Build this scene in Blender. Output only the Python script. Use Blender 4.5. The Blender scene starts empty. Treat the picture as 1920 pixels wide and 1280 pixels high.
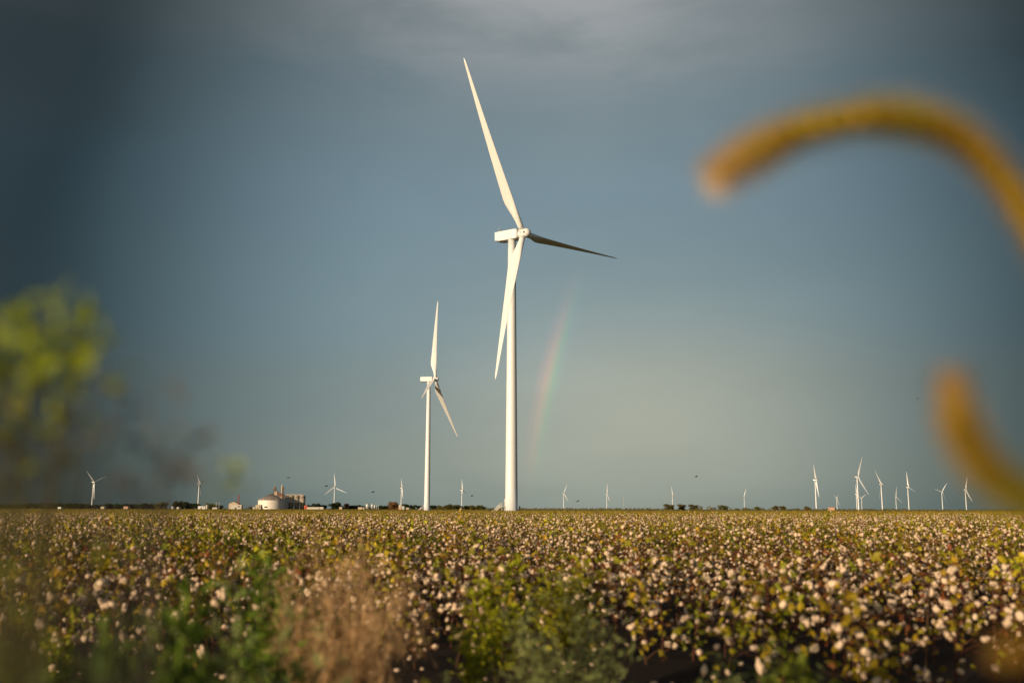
import bpy, math, random
import numpy as np
from mathutils import Vector, Matrix, Euler
R = math.radians
rnd = random.Random(7)
rng = np.random.default_rng(7)
scene = bpy.context.scene
C = scene.collection

# ------------------------------------------------------------------ camera
CAM = Vector((0, 0, 1.1))
PITCH = math.atan(313.8 / (35 / 36 * 1920)); ROLL = math.atan(3.5 / 1900); FPX = 35 / 36 * 1920
cam_d = bpy.data.cameras.new("camera"); cam = bpy.data.objects.new("camera", cam_d); C.objects.link(cam)
_f = Vector((0, math.cos(PITCH), math.sin(PITCH))); _u0 = Vector((0, -math.sin(PITCH), math.cos(PITCH))); _r0 = Vector((1, 0, 0))
_r = _r0 * math.cos(ROLL) + _u0 * math.sin(ROLL); _u = _u0 * math.cos(ROLL) - _r0 * math.sin(ROLL)
M = Matrix((_r, _u, -_f)).transposed().to_4x4(); M.translation = CAM
cam.matrix_world = M
cam_d.lens = 35; cam_d.sensor_width = 36; cam_d.sensor_fit = 'HORIZONTAL'
cam_d.clip_start = 0.05; cam_d.clip_end = 60000
cam_d.dof.use_dof = True; cam_d.dof.focus_distance = 320; cam_d.dof.aperture_fstop = 1.4; cam_d.dof.aperture_blades = 0
scene.camera = cam

def at(px, py, dist):
    """point seen at pixel (px, py) of the 1920x1280 picture, dist metres ahead"""
    d = _f + _r * ((px - 960) / FPX) + _u * ((640 - py) / FPX)
    return CAM + d * (dist / d.y)
def gx(px, dist): return at(px, 954, dist).x
def gz(px, py, dist): return at(px, py, dist).z

# ------------------------------------------------------------------ sun, sky, exposure
ANTI = R(42.0); SUN_EL = R(6.5)
sun_dir = Vector((-math.sin(ANTI) * math.cos(SUN_EL), -math.cos(ANTI) * math.cos(SUN_EL), math.sin(SUN_EL)))
sl = bpy.data.lights.new("sun", 'SUN'); sl.energy = 4.8; sl.angle = R(0.6); sl.color = (1.0, 0.77, 0.52)
so = bpy.data.objects.new("sun", sl); C.objects.link(so); so.rotation_euler = sun_dir.to_track_quat('Z', 'Y').to_euler()
so.location = (-30, -30, 20)
scene.view_settings.view_transform = 'Standard'; scene.view_settings.look = 'None'
scene.view_settings.exposure = 0.0; scene.view_settings.gamma = 1.0

def lin(r, g, b):
    f = lambda c: (c / 255 / 12.92) if c <= 10 else ((c / 255 + 0.055) / 1.055) ** 2.4
    return (f(r), f(g), f(b), 1)

world = bpy.data.worlds.new("World"); scene.world = world; world.use_nodes = True
nt = world.node_tree; N = nt.nodes; L = nt.links
for n in list(N): N.remove(n)
def _in(node, i, v):
    if hasattr(v, 'is_output') or isinstance(v, bpy.types.NodeSocket): L.new(v, node.inputs[i])
    elif v is not None: node.inputs[i].default_value = v
def wm(op, a, b=None, c=None, clamp=False):
    n = N.new('ShaderNodeMath'); n.operation = op; n.use_clamp = clamp
    _in(n, 0, a); _in(n, 1, b); _in(n, 2, c); return n.outputs[0]
def wmix(fac, a, b, mode='MIX'):
    n = N.new('ShaderNodeMix'); n.data_type = 'RGBA'; n.blend_type = mode
    _in(n, 0, fac); _in(n, 6, a); _in(n, 7, b); return n.outputs[2]
def wramp(fac, stops, interp='EASE'):
    n = N.new('ShaderNodeValToRGB'); n.color_ramp.interpolation = interp
    e = n.color_ramp.elements
    while len(e) < len(stops): e.new(0.5)
    for k, (p, c) in enumerate(stops): e[k].position = p; e[k].color = c
    _in(n, 0, fac); return n.outputs[0]
def wgauss(a, a0, sa, e, e0, se):
    x = wm('DIVIDE', wm('SUBTRACT', a, a0), sa); y = wm('DIVIDE', wm('SUBTRACT', e, e0), se)
    s = wm('ADD', wm('MULTIPLY', x, x), wm('MULTIPLY', y, y))
    return wm('EXPONENT', wm('MULTIPLY', s, -1.0))
tc = N.new('ShaderNodeTexCoord'); sep = N.new('ShaderNodeSeparateXYZ'); L.new(tc.outputs['Generated'], sep.inputs[0])
DEG = 57.29578
az = wm('MULTIPLY', wm('ARCTAN2', sep.outputs[0], sep.outputs[1]), DEG)
el = wm('MULTIPLY', wm('ARCSINE', sep.outputs[2]), DEG)
# clear evening sky behind the camera
sky = N.new('ShaderNodeTexSky'); sky.sky_type = 'NISHITA'; sky.sun_disc = False
sky.sun_elevation = SUN_EL; sky.sun_rotation = math.pi + ANTI
# storm cloud ahead: soft noise to break the bank up
mp = N.new('ShaderNodeMapping'); mp.inputs['Scale'].default_value = (1.0, 1.0, 3.2); L.new(tc.outputs['Generated'], mp.inputs[0])
nz = N.new('ShaderNodeTexNoise'); nz.inputs['Scale'].default_value = 3.4; nz.inputs['Detail'].default_value = 5; nz.inputs['Roughness'].default_value = 0.5
L.new(mp.outputs[0], nz.inputs[0])
nz2 = N.new('ShaderNodeTexNoise'); nz2.inputs['Scale'].default_value = 6.5; nz2.inputs['Detail'].default_value = 6; nz2.inputs['Roughness'].default_value = 0.55
nz2.inputs['Distortion'].default_value = 0.4
L.new(mp.outputs[0], nz2.inputs[0])
nc = wm('SUBTRACT', nz.outputs[0], 0.5); nf = wm('SUBTRACT', nz2.outputs[0], 0.5)
elw = wm('ADD', el, wm('MULTIPLY', nc, 5.0))
storm = wramp(wm('DIVIDE', elw, 40.0, clamp=True), [
    (0.00, lin(124, 134, 128)), (0.06, lin(135, 143, 136)), (0.14, lin(129, 141, 140)), (0.28, lin(121, 140, 147)),
    (0.45, lin(118, 137, 147)), (0.58, lin(119, 133, 140)), (0.66, lin(134, 142, 145)), (0.74, lin(156, 156, 158)), (1.0, lin(110, 116, 122))])
# lighter thin places low on the right and wisps high up
storm = wmix(wm('MULTIPLY', wgauss(az, 8.5, 12.0, el, 5.0, 5.8), 0.74), storm, lin(171, 171, 156))
wis = wm('MULTIPLY', wgauss(az, 0.0, 16.0, el, 29.0, 4.2), wm('ADD', wm('MULTIPLY', nf, 4.0), 0.68, clamp=True))
storm = wmix(wm('MULTIPLY', wis, 0.8), storm, lin(168, 168, 170))
storm = wmix(1.0, storm, wramp(wm('ADD', wm('MULTIPLY', nc, 0.7), wm('ADD', wm('MULTIPLY', nf, 0.08), 0.5)), [(0.2, (1.04, 1.07, 1.07, 1)), (0.8, (1.26, 1.27, 1.24, 1))]), 'MULTIPLY')
# dark cloud on both sides of the lighter break, with lens vignette painted in
da = wm('SUBTRACT', az, 3.2); de = wm('SUBTRACT', el, 9.5)
rr = wm('SQRT', wm('ADD', wm('MULTIPLY', da, da), wm('MULTIPLY', wm('MULTIPLY', de, de), 0.55)))
rr = wm('ADD', rr, wm('MULTIPLY', nc, 2.5))
dark = wramp(wm('DIVIDE', rr, 50.0, clamp=True), [(0.0, (1, 1, 1, 1)), (0.24, (.86, .88, .9, 1)), (0.38, (.58, .63, .66, 1)), (0.52, (.175, .22, .24, 1)), (0.62, (.075, .095, .105, 1)), (1.0, (.3, .32, .34, 1))], 'B_SPLINE')
storm = wmix(1.0, storm, dark, 'MULTIPLY')
# rainbow: 41 degrees about the point opposite the sun
h = R(3.0); A = (math.sin(ANTI) * math.cos(h), math.cos(ANTI) * math.cos(h), -math.sin(h))
vd = N.new('ShaderNodeVectorMath'); vd.operation = 'DOT_PRODUCT'; L.new(tc.outputs['Generated'], vd.inputs[0]); vd.inputs[1].default_value = A
ang = wm('MULTIPLY', wm('ARCCOSINE', vd.outputs['Value']), DEG)
bow = wramp(wm('DIVIDE', wm('SUBTRACT', ang, 40.05), 1.9, clamp=True), [
    (0.0, (0, 0, 0, 1)), (0.16, (.002, .008, .012, 1)), (0.30, (.0, .035, .016, 1)), (0.42, (.004, .07, .008, 1)), (0.52, (.095, .066, .0, 1)), (0.64, (.15, .04, .005, 1)), (0.8, (.07, .01, .01, 1)), (1.0, (0, 0, 0, 1))])
bmask = wm('MULTIPLY', wgauss(az, 2.5, 4.5, el, 7.3, 3.9), wm('ADD', wm('MULTIPLY', nf, 1.0), 0.95))
storm = wmix(bmask, storm, wmix(1.0, storm, bow, 'ADD'))
# the bank covers the sky ahead and overhead, open behind towards the sun
cov = wramp(wm('DIVIDE', wm('ADD', wm('ABSOLUTE', az), wm('MULTIPLY', nc, 20.0)), 180.0, clamp=True), [(0.0, (1, 1, 1, 1)), (0.42, (1, 1, 1, 1)), (0.68, (0, 0, 0, 1)), (1, (0, 0, 0, 1))])
storm10 = wmix(1.0, storm, (10, 10, 10, 1), 'MULTIPLY')
bg = N.new('ShaderNodeBackground'); bg.inputs[1].default_value = 0.1
L.new(wmix(cov, sky.outputs[0], storm10), bg.inputs[0])
wo = N.new('ShaderNodeOutputWorld'); L.new(bg.outputs[0], wo.inputs[0])

# ------------------------------------------------------------------ helpers
class MB:
    """collects faces; build() links them as one mesh object"""
    def __init__(s): s.v = []; s.f = []; s.m = []; s.sm = []
    def add(s, vs, fs, mi=0, smooth=False):
        o = len(s.v); s.v.extend([tuple(p) for p in vs])
        for f in fs: s.f.append(tuple(o + i for i in f)); s.m.append(mi); s.sm.append(smooth)
    def box(s, lo, hi, mi=0, mat=None):
        x0, y0, z0 = lo; x1, y1, z1 = hi
        vs = [Vector(p) for p in ((x0,y0,z0),(x1,y0,z0),(x1,y1,z0),(x0,y1,z0),(x0,y0,z1),(x1,y0,z1),(x1,y1,z1),(x0,y1,z1))]
        if mat is not None: vs = [mat @ p for p in vs]
        s.add(vs, [(0,3,2,1),(4,5,6,7),(0,1,5,4),(1,2,6,5),(2,3,7,6),(3,0,4,7)], mi)
    def rings(s, rings, mi=0, cap=True, smooth=True):
        n = len(rings[0]); vs = [p for r in rings for p in r]; fs = []
        for k in range(len(rings) - 1):
            for i in range(n):
                j = (i + 1) % n; fs.append((k*n+i, k*n+j, (k+1)*n+j, (k+1)*n+i))
        o = len(s.v); s.add(vs, fs, mi, smooth)
        if cap:
            s.f.append(tuple(o + i for i in reversed(range(n)))); s.m.append(mi); s.sm.append(False)
            s.f.append(tuple(o + (len(rings)-1)*n + i for i in range(n))); s.m.append(mi); s.sm.append(False)
    def lathe(s, prof, n=24, mi=0, cx=0, cy=0, cap=True, smooth=True):
        s.rings([[(cx + r*math.cos(2*math.pi*i/n), cy + r*math.sin(2*math.pi*i/n), z) for i in range(n)] for r, z in prof], mi, cap, smooth)
    def tube(s, pts, rad, n=5, mi=0, cap=True):
        pts = [Vector(p) for p in pts]; rs = []
        if not isinstance(rad, (list, tuple)): rad = [rad]*len(pts)
        for k, p in enumerate(pts):
            t = (pts[min(k+1, len(pts)-1)] - pts[max(k-1, 0)])
            t = t.normalized() if t.length > 1e-9 else Vector((0, 0, 1))
            a = t.cross(Vector((0, 0, 1)) if abs(t.z) < .9 else Vector((1, 0, 0))).normalized(); b = t.cross(a)
            rs.append([p + (a*math.cos(2*math.pi*i/n) + b*math.sin(2*math.pi*i/n))*rad[k] for i in range(n)])
        s.rings(rs, mi, cap)
    def leaf(s, p, d, nrm, ln, w, mi=0):
        """pointed leaf folded along its midrib"""
        d = d.normalized(); sd = d.cross(nrm); sd = sd.normalized() if sd.length > 1e-6 else Vector((1,0,0)); up = sd.cross(d)
        s.add([p, p + d*ln*.45 + sd*w*.5 + up*w*.12, p + d*ln, p + d*ln*.45 - sd*w*.5 + up*w*.12, p + d*ln*.5], [(0,1,4),(1,2,4),(4,2,3),(0,4,3)], mi)
    def palm(s, p, d, nrm, sz, mi=0):
        """three-lobed broad leaf"""
        d = d.normalized(); sd = d.cross(nrm); sd = sd.normalized() if sd.length > 1e-6 else Vector((1,0,0)); up = sd.cross(d)
        o = [(0,0),(-.45,.05),(-.62,.55),(-.25,.55),(0,1.05),(.25,.55),(.62,.55),(.45,.05)]
        c = p + d*sz*.4 + up*sz*.06
        vs = [c] + [p + sd*(x*sz) + d*(y*sz) - up*(abs(x)*sz*.25 + max(0, y-.5)*sz*.3) for x, y in o]
        s.add(vs, [(0, i, i % 8 + 1) for i in range(1, 9)], mi)
    def mesh(s, name, mats):
        me = bpy.data.meshes.new(name); me.from_pydata(s.v, [], s.f)
        for m in mats: me.materials.append(m)
        me.polygons.foreach_set('material_index', s.m); me.polygons.foreach_set('use_smooth', s.sm); me.update()
        return me
    def build(s, name, mats, parent=None, loc=None):
        if not isinstance(mats, (list, tuple)): mats = [mats]
        return link(name, s.mesh(name, mats), parent, loc)
def link(name, me, parent=None, loc=None):
    o = bpy.data.objects.new(name, me); C.objects.link(o)
    if parent is not None: o.parent = parent
    if loc is not None: o.location = loc
    return o
def empty(name, loc=(0,0,0), rz=0.0):
    o = bpy.data.objects.new(name, None); C.objects.link(o); o.location = loc; o.rotation_euler = (0, 0, rz); o.empty_display_size = .2
    return o
def tag(o, label=None, cat=None, group=None, kind=None):
    if label: o['label'] = label
    if cat: o['category'] = cat
    if group: o['group'] = group
    if kind: o['kind'] = kind
    return o
def copy_tree(src, parent=None):
    c = src.copy(); C.objects.link(c)
    if parent is not None: c.parent = parent
    for ch in list(src.children): copy_tree(ch, c)
    return c
def ico(sub=1):
    t = (1 + 5**.5)/2
    v = [Vector(p).normalized() for p in ((-1,t,0),(1,t,0),(-1,-t,0),(1,-t,0),(0,-1,t),(0,1,t),(0,-1,-t),(0,1,-t),(t,0,-1),(t,0,1),(-t,0,-1),(-t,0,1))]
    f = [(0,11,5),(0,5,1),(0,1,7),(0,7,10),(0,10,11),(1,5,9),(5,11,4),(11,10,2),(10,7,6),(7,1,8),(3,9,4),(3,4,2),(3,2,6),(3,6,8),(3,8,9),(4,9,5),(2,4,11),(6,2,10),(8,6,7),(9,8,1)]
    for _ in range(sub):
        mid = {}; nf = []
        def m(a, b):
            k = (min(a,b), max(a,b))
            if k not in mid: mid[k] = len(v); v.append(((v[a]+v[b])*.5).normalized())
            return mid[k]
        for a, b, c in f:
            x, y, z = m(a,b), m(b,c), m(c,a); nf += [(a,x,z),(b,y,x),(c,z,y),(x,y,z)]
        f = nf
    return v, f
ICO0, ICO1, ICO2 = ico(0), ico(1), ico(2)

# ------------------------------------------------------------------ materials
def mat(name, col, rough=.7, var=0.0, vscale=8.0, spec=.3, obj_var=0.0, trans=0.0, metal=0.0, bump=0.0, bscale=30.0, col2=None, stretch=None):
    m = bpy.data.materials.new(name); m.use_nodes = True
    t = m.node_tree; n = t.nodes; l = t.links; p = n['Principled BSDF']
    p.inputs['Roughness'].default_value = rough; p.inputs['Specular IOR Level'].default_value = spec; p.inputs['Metallic'].default_value = metal
    c = (*col, 1); out = None
    tcn = n.new('ShaderNodeTexCoord'); vec = tcn.outputs['Object']
    if stretch:
        mpn = n.new('ShaderNodeMapping'); mpn.inputs['Scale'].default_value = stretch; l.new(vec, mpn.inputs[0]); vec = mpn.outputs[0]
    if var or col2:
        nzn = n.new('ShaderNodeTexNoise'); nzn.inputs['Scale'].default_value = vscale; nzn.inputs['Detail'].default_value = 5; l.new(vec, nzn.inputs[0])
        cr = n.new('ShaderNodeValToRGB'); e = cr.color_ramp.elements; e[0].position = .32; e[1].position = .68
        if col2: e[0].color = c; e[1].color = (*col2, 1)
        else:
            e[0].color = tuple(x*(1-var) for x in col) + (1,); e[1].color = tuple(min(1, x*(1+var)) for x in col) + (1,)
        l.new(nzn.outputs[0], cr.inputs[0]); out = cr.outputs[0]
    if obj_var:
        oi = n.new('ShaderNodeObjectInfo'); hs = n.new('ShaderNodeHueSaturation')
        mr = n.new('ShaderNodeMapRange'); mr.inputs[3].default_value = 1 - obj_var; mr.inputs[4].default_value = 1 + obj_var; l.new(oi.outputs['Random'], mr.inputs[0])
        mh = n.new('ShaderNodeMapRange'); mh.inputs[3].default_value = .5 - obj_var*.09; mh.inputs[4].default_value = .5 + obj_var*.09; 
        ms = n.new('ShaderNodeMath'); ms.operation = 'MULTIPLY'; ms.inputs[1].default_value = 7.31; l.new(oi.outputs['Random'], ms.inputs[0])
        mf = n.new('ShaderNodeMath'); mf.operation = 'FRACT'; l.new(ms.outputs[0], mf.inputs[0]); l.new(mf.outputs[0], mh.inputs[0])
        l.new(mr.outputs[0], hs.inputs['Value']); l.new(mh.outputs[0], hs.inputs['Hue'])
        if out: l.new(out, hs.inputs['Color'])
        else: hs.inputs['Color'].default_value = c
        out = hs.outputs[0]
    if out: l.new(out, p.inputs['Base Color'])
    else: p.inputs['Base Color'].default_value = c
    if bump:
        bz = n.new('ShaderNodeTexNoise'); bz.inputs['Scale'].default_value = bscale; bz.inputs['Detail'].default_value = 4; l.new(vec, bz.inputs[0])
        bn = n.new('ShaderNodeBump'); bn.inputs['Strength'].default_value = bump; l.new(bz.outputs[0], bn.inputs['Height']); l.new(bn.outputs[0], p.inputs['Normal'])
    if trans:
        tr = n.new('ShaderNodeBsdfTranslucent'); mx = n.new('ShaderNodeMixShader'); mx.inputs[0].default_value = trans
        if out: l.new(out, tr.inputs[0])
        else: tr.inputs[0].default_value = c
        l.new(p.outputs[0], mx.inputs[1]); l.new(tr.outputs[0], mx.inputs[2])
        l.new(mx.outputs[0], n['Material Output'].inputs[0])
    return m
MT = dict(
    paint=mat('turbine_white_paint', (.76, .79, .82), .38, .03, .12, .4, stretch=(1, 1, .15)),
    dark=mat('dark_recess', (.02, .02, .02), .8), steel=mat('galvanised_steel', (.62, .60, .54), .45, .08, 2, metal=.2),
    soil=mat('field_soil', (.022, .016, .014), .95, 0, 1.1, .1, col2=(.055, .038, .028), bump=.6, bscale=14),
    stem=mat('cotton_stem', (.085, .035, .018), .8, .3, 20, obj_var=.25),
    leafg=mat('cotton_leaf_green', (.27, .26, .016), .55, .3, 14, .25, .35, .3),
    leafy=mat('cotton_leaf_yellow', (.46, .36, .018), .6, .3, 14, .25, .35, .3),
    leafb=mat('cotton_leaf_brown', (.19, .085, .022), .75, .35, 14, .2, .3, .2),
    lint=mat('cotton_lint', (.82, .63, .45), .95, .06, 40, .05, .06, .12, bump=.5, bscale=120),
    bur=mat('cotton_bur', (.09, .045, .022), .85, .3, 30),
    fox=mat('foxtail_husk', (.50, .29, .03), .75, 0, 40, .2, col2=(.40, .31, .03), trans=.3),
    foxg=mat('foxtail_green_husk', (.36, .32, .025), .75, .15, 9, .2, trans=.35), foxp=mat('foxtail_pale_tip', (.74, .52, .28), .75, .1, 9, .2, trans=.35),
    foxb=mat('foxtail_bristle', (.58, .39, .06), .7, .1, 20, .2, trans=.45),
    foxs=mat('foxtail_stem', (.20, .15, .04), .7, .2, 20, trans=.2),
    weedy=mat('weed_leaf_yellow_green', (.42, .42, .02), .6, .25, 20, .2, .1, .4),
    weedg=mat('weed_leaf_green', (.16, .22, .025), .65, .3, 12, .2, .25, .35),
    weedl=mat('weed_leaf_pale_green', (.36, .44, .15), .65, .25, 12, .2, .2, .35),
    weedt=mat('weed_leaf_bright_green', (.27, .33, .02), .6, .25, 20, .2, .1, .4),
    weedd=mat('weed_leaf_deep_green', (.05, .075, .015), .65, .3, 12, .2, .2, .3),
    weedk=mat('weed_leaf_dark_olive', (.065, .062, .02), .7, .3, 12, .2, .2, .3),
    foxk=mat('foxtail_brown_bristle', (.22, .10, .02), .8, .2, 20, .2, trans=.2),
    weeds=mat('weed_stalk', (.07, .065, .025), .8, .3, 12),
    dry=mat('dry_twig', (.58, .38, .20), .85, .35, 10, .1, .1, .15),
    drystalk=mat('dry_stalk', (.075, .066, .055), .85, .3, 12),
    treed=mat('far_tree_dark_leaf', (.045, .058, .018), .8, .35, .5, .1, .3, .15),
    treeo=mat('far_tree_olive_leaf', (.15, .13, .035), .8, .35, .5, .1, .3, .15),
    treeb=mat('far_tree_russet_leaf', (.26, .14, .05), .8, .35, .5, .1, .2, .15),
    trunk=mat('far_tree_bark', (.05, .035, .025), .9, .3, 2),
    binw=mat('bin_wall_steel', (.74, .70, .63), .6, .08, .25, .3, metal=.05, stretch=(1, 1, 4)),
    binr=mat('bin_roof_steel', (.42, .35, .30), .55, .15, .3, .4, metal=.2),
    silo=mat('silo_concrete', (.36, .32, .26), .8, .2, .25, .2, stretch=(1, 1, .3)),
    rust=mat('rusty_iron', (.17, .085, .05), .8, .35, .6), tan=mat('tan_sheet_metal', (.36, .29, .21), .6, .15, .4),
    white=mat('shed_white_paint', (.50, .47, .42), .6, .08, .4), cream=mat('shed_cream_paint', (.46, .39, .29), .6, .1, .4),
    roofd=mat('shed_dark_roof', (.09, .075, .065), .7, .2, .6), red=mat('shed_red_paint', (.50, .10, .06), .6, .15, .6),
    grey=mat('tank_grey_steel', (.50, .52, .52), .4, .1, .5, metal=.3), pink=mat('shed_salmon_wall', (.58, .36, .26), .7, .15, .5),
    pole=mat('weathered_pole', (.22, .17, .12), .85, .2, 2), mastred=mat('mast_red_paint', (.36, .13, .09), .7, .1, 1),
    bird=mat('bird_dark_plumage', (.03, .03, .035), .7, .2, 10),
)
# ------------------------------------------------------------------ ground
g = MB(); n = 40
xs = [-9000, -3000, -1000, -300, -100, -40] + [-20 + i for i in range(0, 41)] + [40, 100, 300, 1000, 3000, 9000]
ys = [-60, -20] + [-6 + .7*i for i in range(0, 40)] + [26, 34, 60, 120, 300, 900, 3000, 9000, 14000]
def gh(x, y):
    if abs(x) > 19 or y < -5 or y > 20: return 0
    return .03*math.sin(x*2.1 + y*.7) + .025*math.sin(y*2.9 - x*1.3) + .02*rnd.uniform(-1, 1)
vs = [(x, y, gh(x, y)) for y in ys for x in xs]; w = len(xs)
g.add(vs, [(j*w+i, j*w+i+1, (j+1)*w+i+1, (j+1)*w+i) for j in range(len(ys)-1) for i in range(w-1)], 0, True)
# farther into the field the soil is covered by dry crop litter
_t = MT['soil'].node_tree; _n = _t.nodes; _l = _t.links; _p = _n['Principled BSDF']; _c = _p.inputs['Base Color'].links[0].from_socket
_tc = _n.new('ShaderNodeTexCoord'); _s = _n.new('ShaderNodeSeparateXYZ'); _l.new(_tc.outputs['Object'], _s.inputs[0]); _mr = _n.new('ShaderNodeMapRange'); _mr.inputs[1].default_value = 28; _mr.inputs[2].default_value = 70; _l.new(_s.outputs[1], _mr.inputs[0])
_nz = _n.new('ShaderNodeTexNoise'); _nz.inputs['Scale'].default_value = .35; _nz.inputs['Detail'].default_value = 6; _l.new(_tc.outputs['Object'], _nz.inputs[0]); _cr = _n.new('ShaderNodeValToRGB'); _cr.color_ramp.elements[0].position = .35; _cr.color_ramp.elements[0].color = (.12, .10, .03, 1); _cr.color_ramp.elements[1].position = .65; _cr.color_ramp.elements[1].color = (.20, .155, .07, 1); _l.new(_nz.outputs[0], _cr.inputs[0])
_mx = _n.new('ShaderNodeMix'); _mx.data_type = 'RGBA'; _l.new(_mr.outputs[0], _mx.inputs[0]); _l.new(_c, _mx.inputs[6]); _l.new(_cr.outputs[0], _mx.inputs[7]); _l.new(_mx.outputs[2], _p.inputs['Base Color'])
tag(g.build('ground', MT['soil']), kind='structure')

# ------------------------------------------------------------------ wind turbines
HUBZ, BL = 90.0, 58.0
def tower_mesh():
    m = MB(); m.lathe([(2.3, 0), (2.3, .25), (2.02, .25), (2.02, .55), (1.98, .55)] + [(1.98 - .74*(k/12)**1.1, .55 + (88.1-.55)*k/12) for k in range(1, 13)], 40)
    for z in (22, 45, 67):                                   # flange seams
        r = 1.98 - .74*((z-.55)/87.5)**1.1; m.lathe([(r+.0, z-.12), (r+.02, z-.1), (r+.02, z+.1), (r, z+.12)], 40)
    return m.mesh('tower', [MT['paint']])
def nacelle_mesh():
    m = MB(); prof = [(-5.75, 1.72, -1.1, 1.58), (-5.68, 1.8, -1.2, 1.66), (-4.2, 1.8, -1.5, 1.68), (1.5, 1.8, -1.55, 1.7), (2.6, 1.65, -1.45, 1.65), (2.85, 1.35, -1.2, 1.45)]
    rs = []
    for y, hw, z0, z1 in prof:
        c = .12
        rs.append([(-hw, y, z0+c), (-hw+c, y, z0), (hw-c, y, z0), (hw, y, z0+c), (hw, y, z1-c), (hw-c, y, z1), (-hw+c, y, z1), (-hw, y, z1-c)])
    m.rings(rs, 0, True, False)
    m.lathe([(1.3, -1.95), (1.3, -1.4)], 32)                                                # yaw bearing
    m.box((-1.2, -4.2, 1.66), (1.2, -2.9, 1.78), 1)                                          # roof hatch
    m.box((-1.78-.04, -3.4, -.2), (-1.78, -2.6, .15), 1)
    return m.mesh('nacelle', [MT['paint'], MT['dark']])
def mastlet_mesh():
    m = MB(); m.tube([(0, 0, 0), (0, 0, 1.75)], .06, 6); m.tube([(-.55, 0, 1.0), (.55, 0, 1.0)], .04, 5)
    m.tube([(-.55, 0, 1.0), (-.55, 0, 1.4)], .05, 5); m.tube([(.55, 0, 1.0), (.55, 0, 1.35)], .05, 5)
    return m.mesh('weather_mast', [MT['steel']])
def hub_mesh():
    m = MB(); prof = [(1.0, -1.9), (1.0, -1.3), (1.16, -1.2), (1.2, .3), (1.46, .75), (1.46, 1.35), (1.36, 1.8), (1.1, 2.3), (.7, 2.62), (.22, 2.76)]
    m.rings([[(r*math.cos(2*math.pi*i/32), z, -r*math.sin(2*math.pi*i/32)) for i in range(32)] for r, z in prof], 0)
    for k in range(3):                                                                      # blade root collars and the hatches between
        Rm = Matrix.Rotation(R(120*k), 4, 'Y')
        m.rings([[Rm @ Vector((1.06*math.cos(a), 1.06*math.sin(a), z)) for a in [2*math.pi*i/24 for i in range(24)]] for z in (.7, 1.62)], 0)
        Rh = Matrix.Rotation(R(120*k+60), 4, 'Y'); m.box((-.3, 1.0, 1.2), (.3, 1.55, 1.52), 1, Rh)
        m.box((-.42, .2, 1.30), (.42, .85, 1.44), 0, Rh)
    return m.mesh('hub', [MT['paint'], MT['dark']])
def blade_mesh():
    m = MB(); rs = []; NS = 30; NP = 20
    for k in range(NS + 1):
        s = (k/NS); z = 1.3 + s*(BL - 1.3)
        s2 = z/BL
        t = min(1, max(0, (s2 - .045)/.165)); t = t*t*(3-2*t)
        chord = 1.9*(1-t) + t*(4.15*(1 - .86*max(0, (s2-.21)/.79)**.92))
        if s2 > .965: chord *= math.sqrt(max(.05, 1 - ((s2-.965)/.036)**2))
        thick = (1.0*(1-t) + t*(.30 - .14*s2))*chord
        le = .95*(1-t) + t*(.95 - .55*max(0, s2-.2)) - (.0 if s2 < .965 else .25*(s2-.965)/.035)
        tw = R(13)*(1-s2)**2
        pre = math.tan(R(2.0))*z + 1.3*s2**2
        ring = []
        for i in range(NP):
            a = 2*math.pi*i/NP; cx = .5*(1+math.cos(a))             # 1 = leading edge
            circ = math.sin(a)*.5
            foil = math.copysign(2.4*(.2969*math.sqrt(max(0, 1-cx)) - .126*(1-cx) - .3516*(1-cx)**2 + .2843*(1-cx)**3 - .1015*(1-cx)**4), math.sin(a)) if 0 < i and i != NP//2 else 0
            th = (circ*(1-t) + foil*t)*thick
            yy = le - chord*(1-cx); y2 = yy*math.cos(tw) - th*math.sin(tw); x2 = yy*math.sin(tw) + th*math.cos(tw)
            ring.append((x2, y2 + pre, z))
        rs.append(ring)
    m.rings(rs, 0, True, True)
    return m.mesh('blade', [MT['paint']])
TW, NA, MA, HU, BLM = tower_mesh(), nacelle_mesh(), mastlet_mesh(), hub_mesh(), blade_mesh()
TGROUP = 'white wind turbines across the plain'
def turbine(hx, hy, dist_scale, psi, phi, L_, label, tilt=5.0, pitch=0.0, wide=1.0):
    """hx, hy: hub position on the ground plan; psi: where the rotor faces; phi: blade phase"""
    a = Vector((math.sin(R(psi)), -math.cos(R(psi)), 0)); over = 4.5
    b = empty('wind_turbine', (hx - a.x*over, hy - a.y*over, 0), R(psi + 180)); tag(b, label, 'wind turbine', TGROUP)
    link('tower', TW, b); na = link('nacelle', NA, b, (0, 0, HUBZ - .05)); link('weather_mast', MA, na, (.6, -4.6, 1.7))
    hb = link('hub', HU, b, (0, over, HUBZ)); hb.rotation_euler = (R(tilt), 0, 0)
    for k in range(3):
        bl = link('blade', BLM, b, (0, over, HUBZ))
        bl.rotation_euler = (Matrix.Rotation(R(tilt), 3, 'X') @ Matrix.Rotation(R(phi + 120*k - 90), 3, 'Y') @ Matrix.Rotation(R(pitch), 3, 'Z')).to_euler()
        s = L_/BL; bl.scale = (max(1, s)*wide, max(1, s)*wide, s)
        if k == 0: pass
    # hub collars follow the first blade
    hb.rotation_euler = (Matrix.Rotation(R(tilt), 3, 'X') @ Matrix.Rotation(R(phi - 90), 3, 'Y')).to_euler()
    return b
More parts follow.
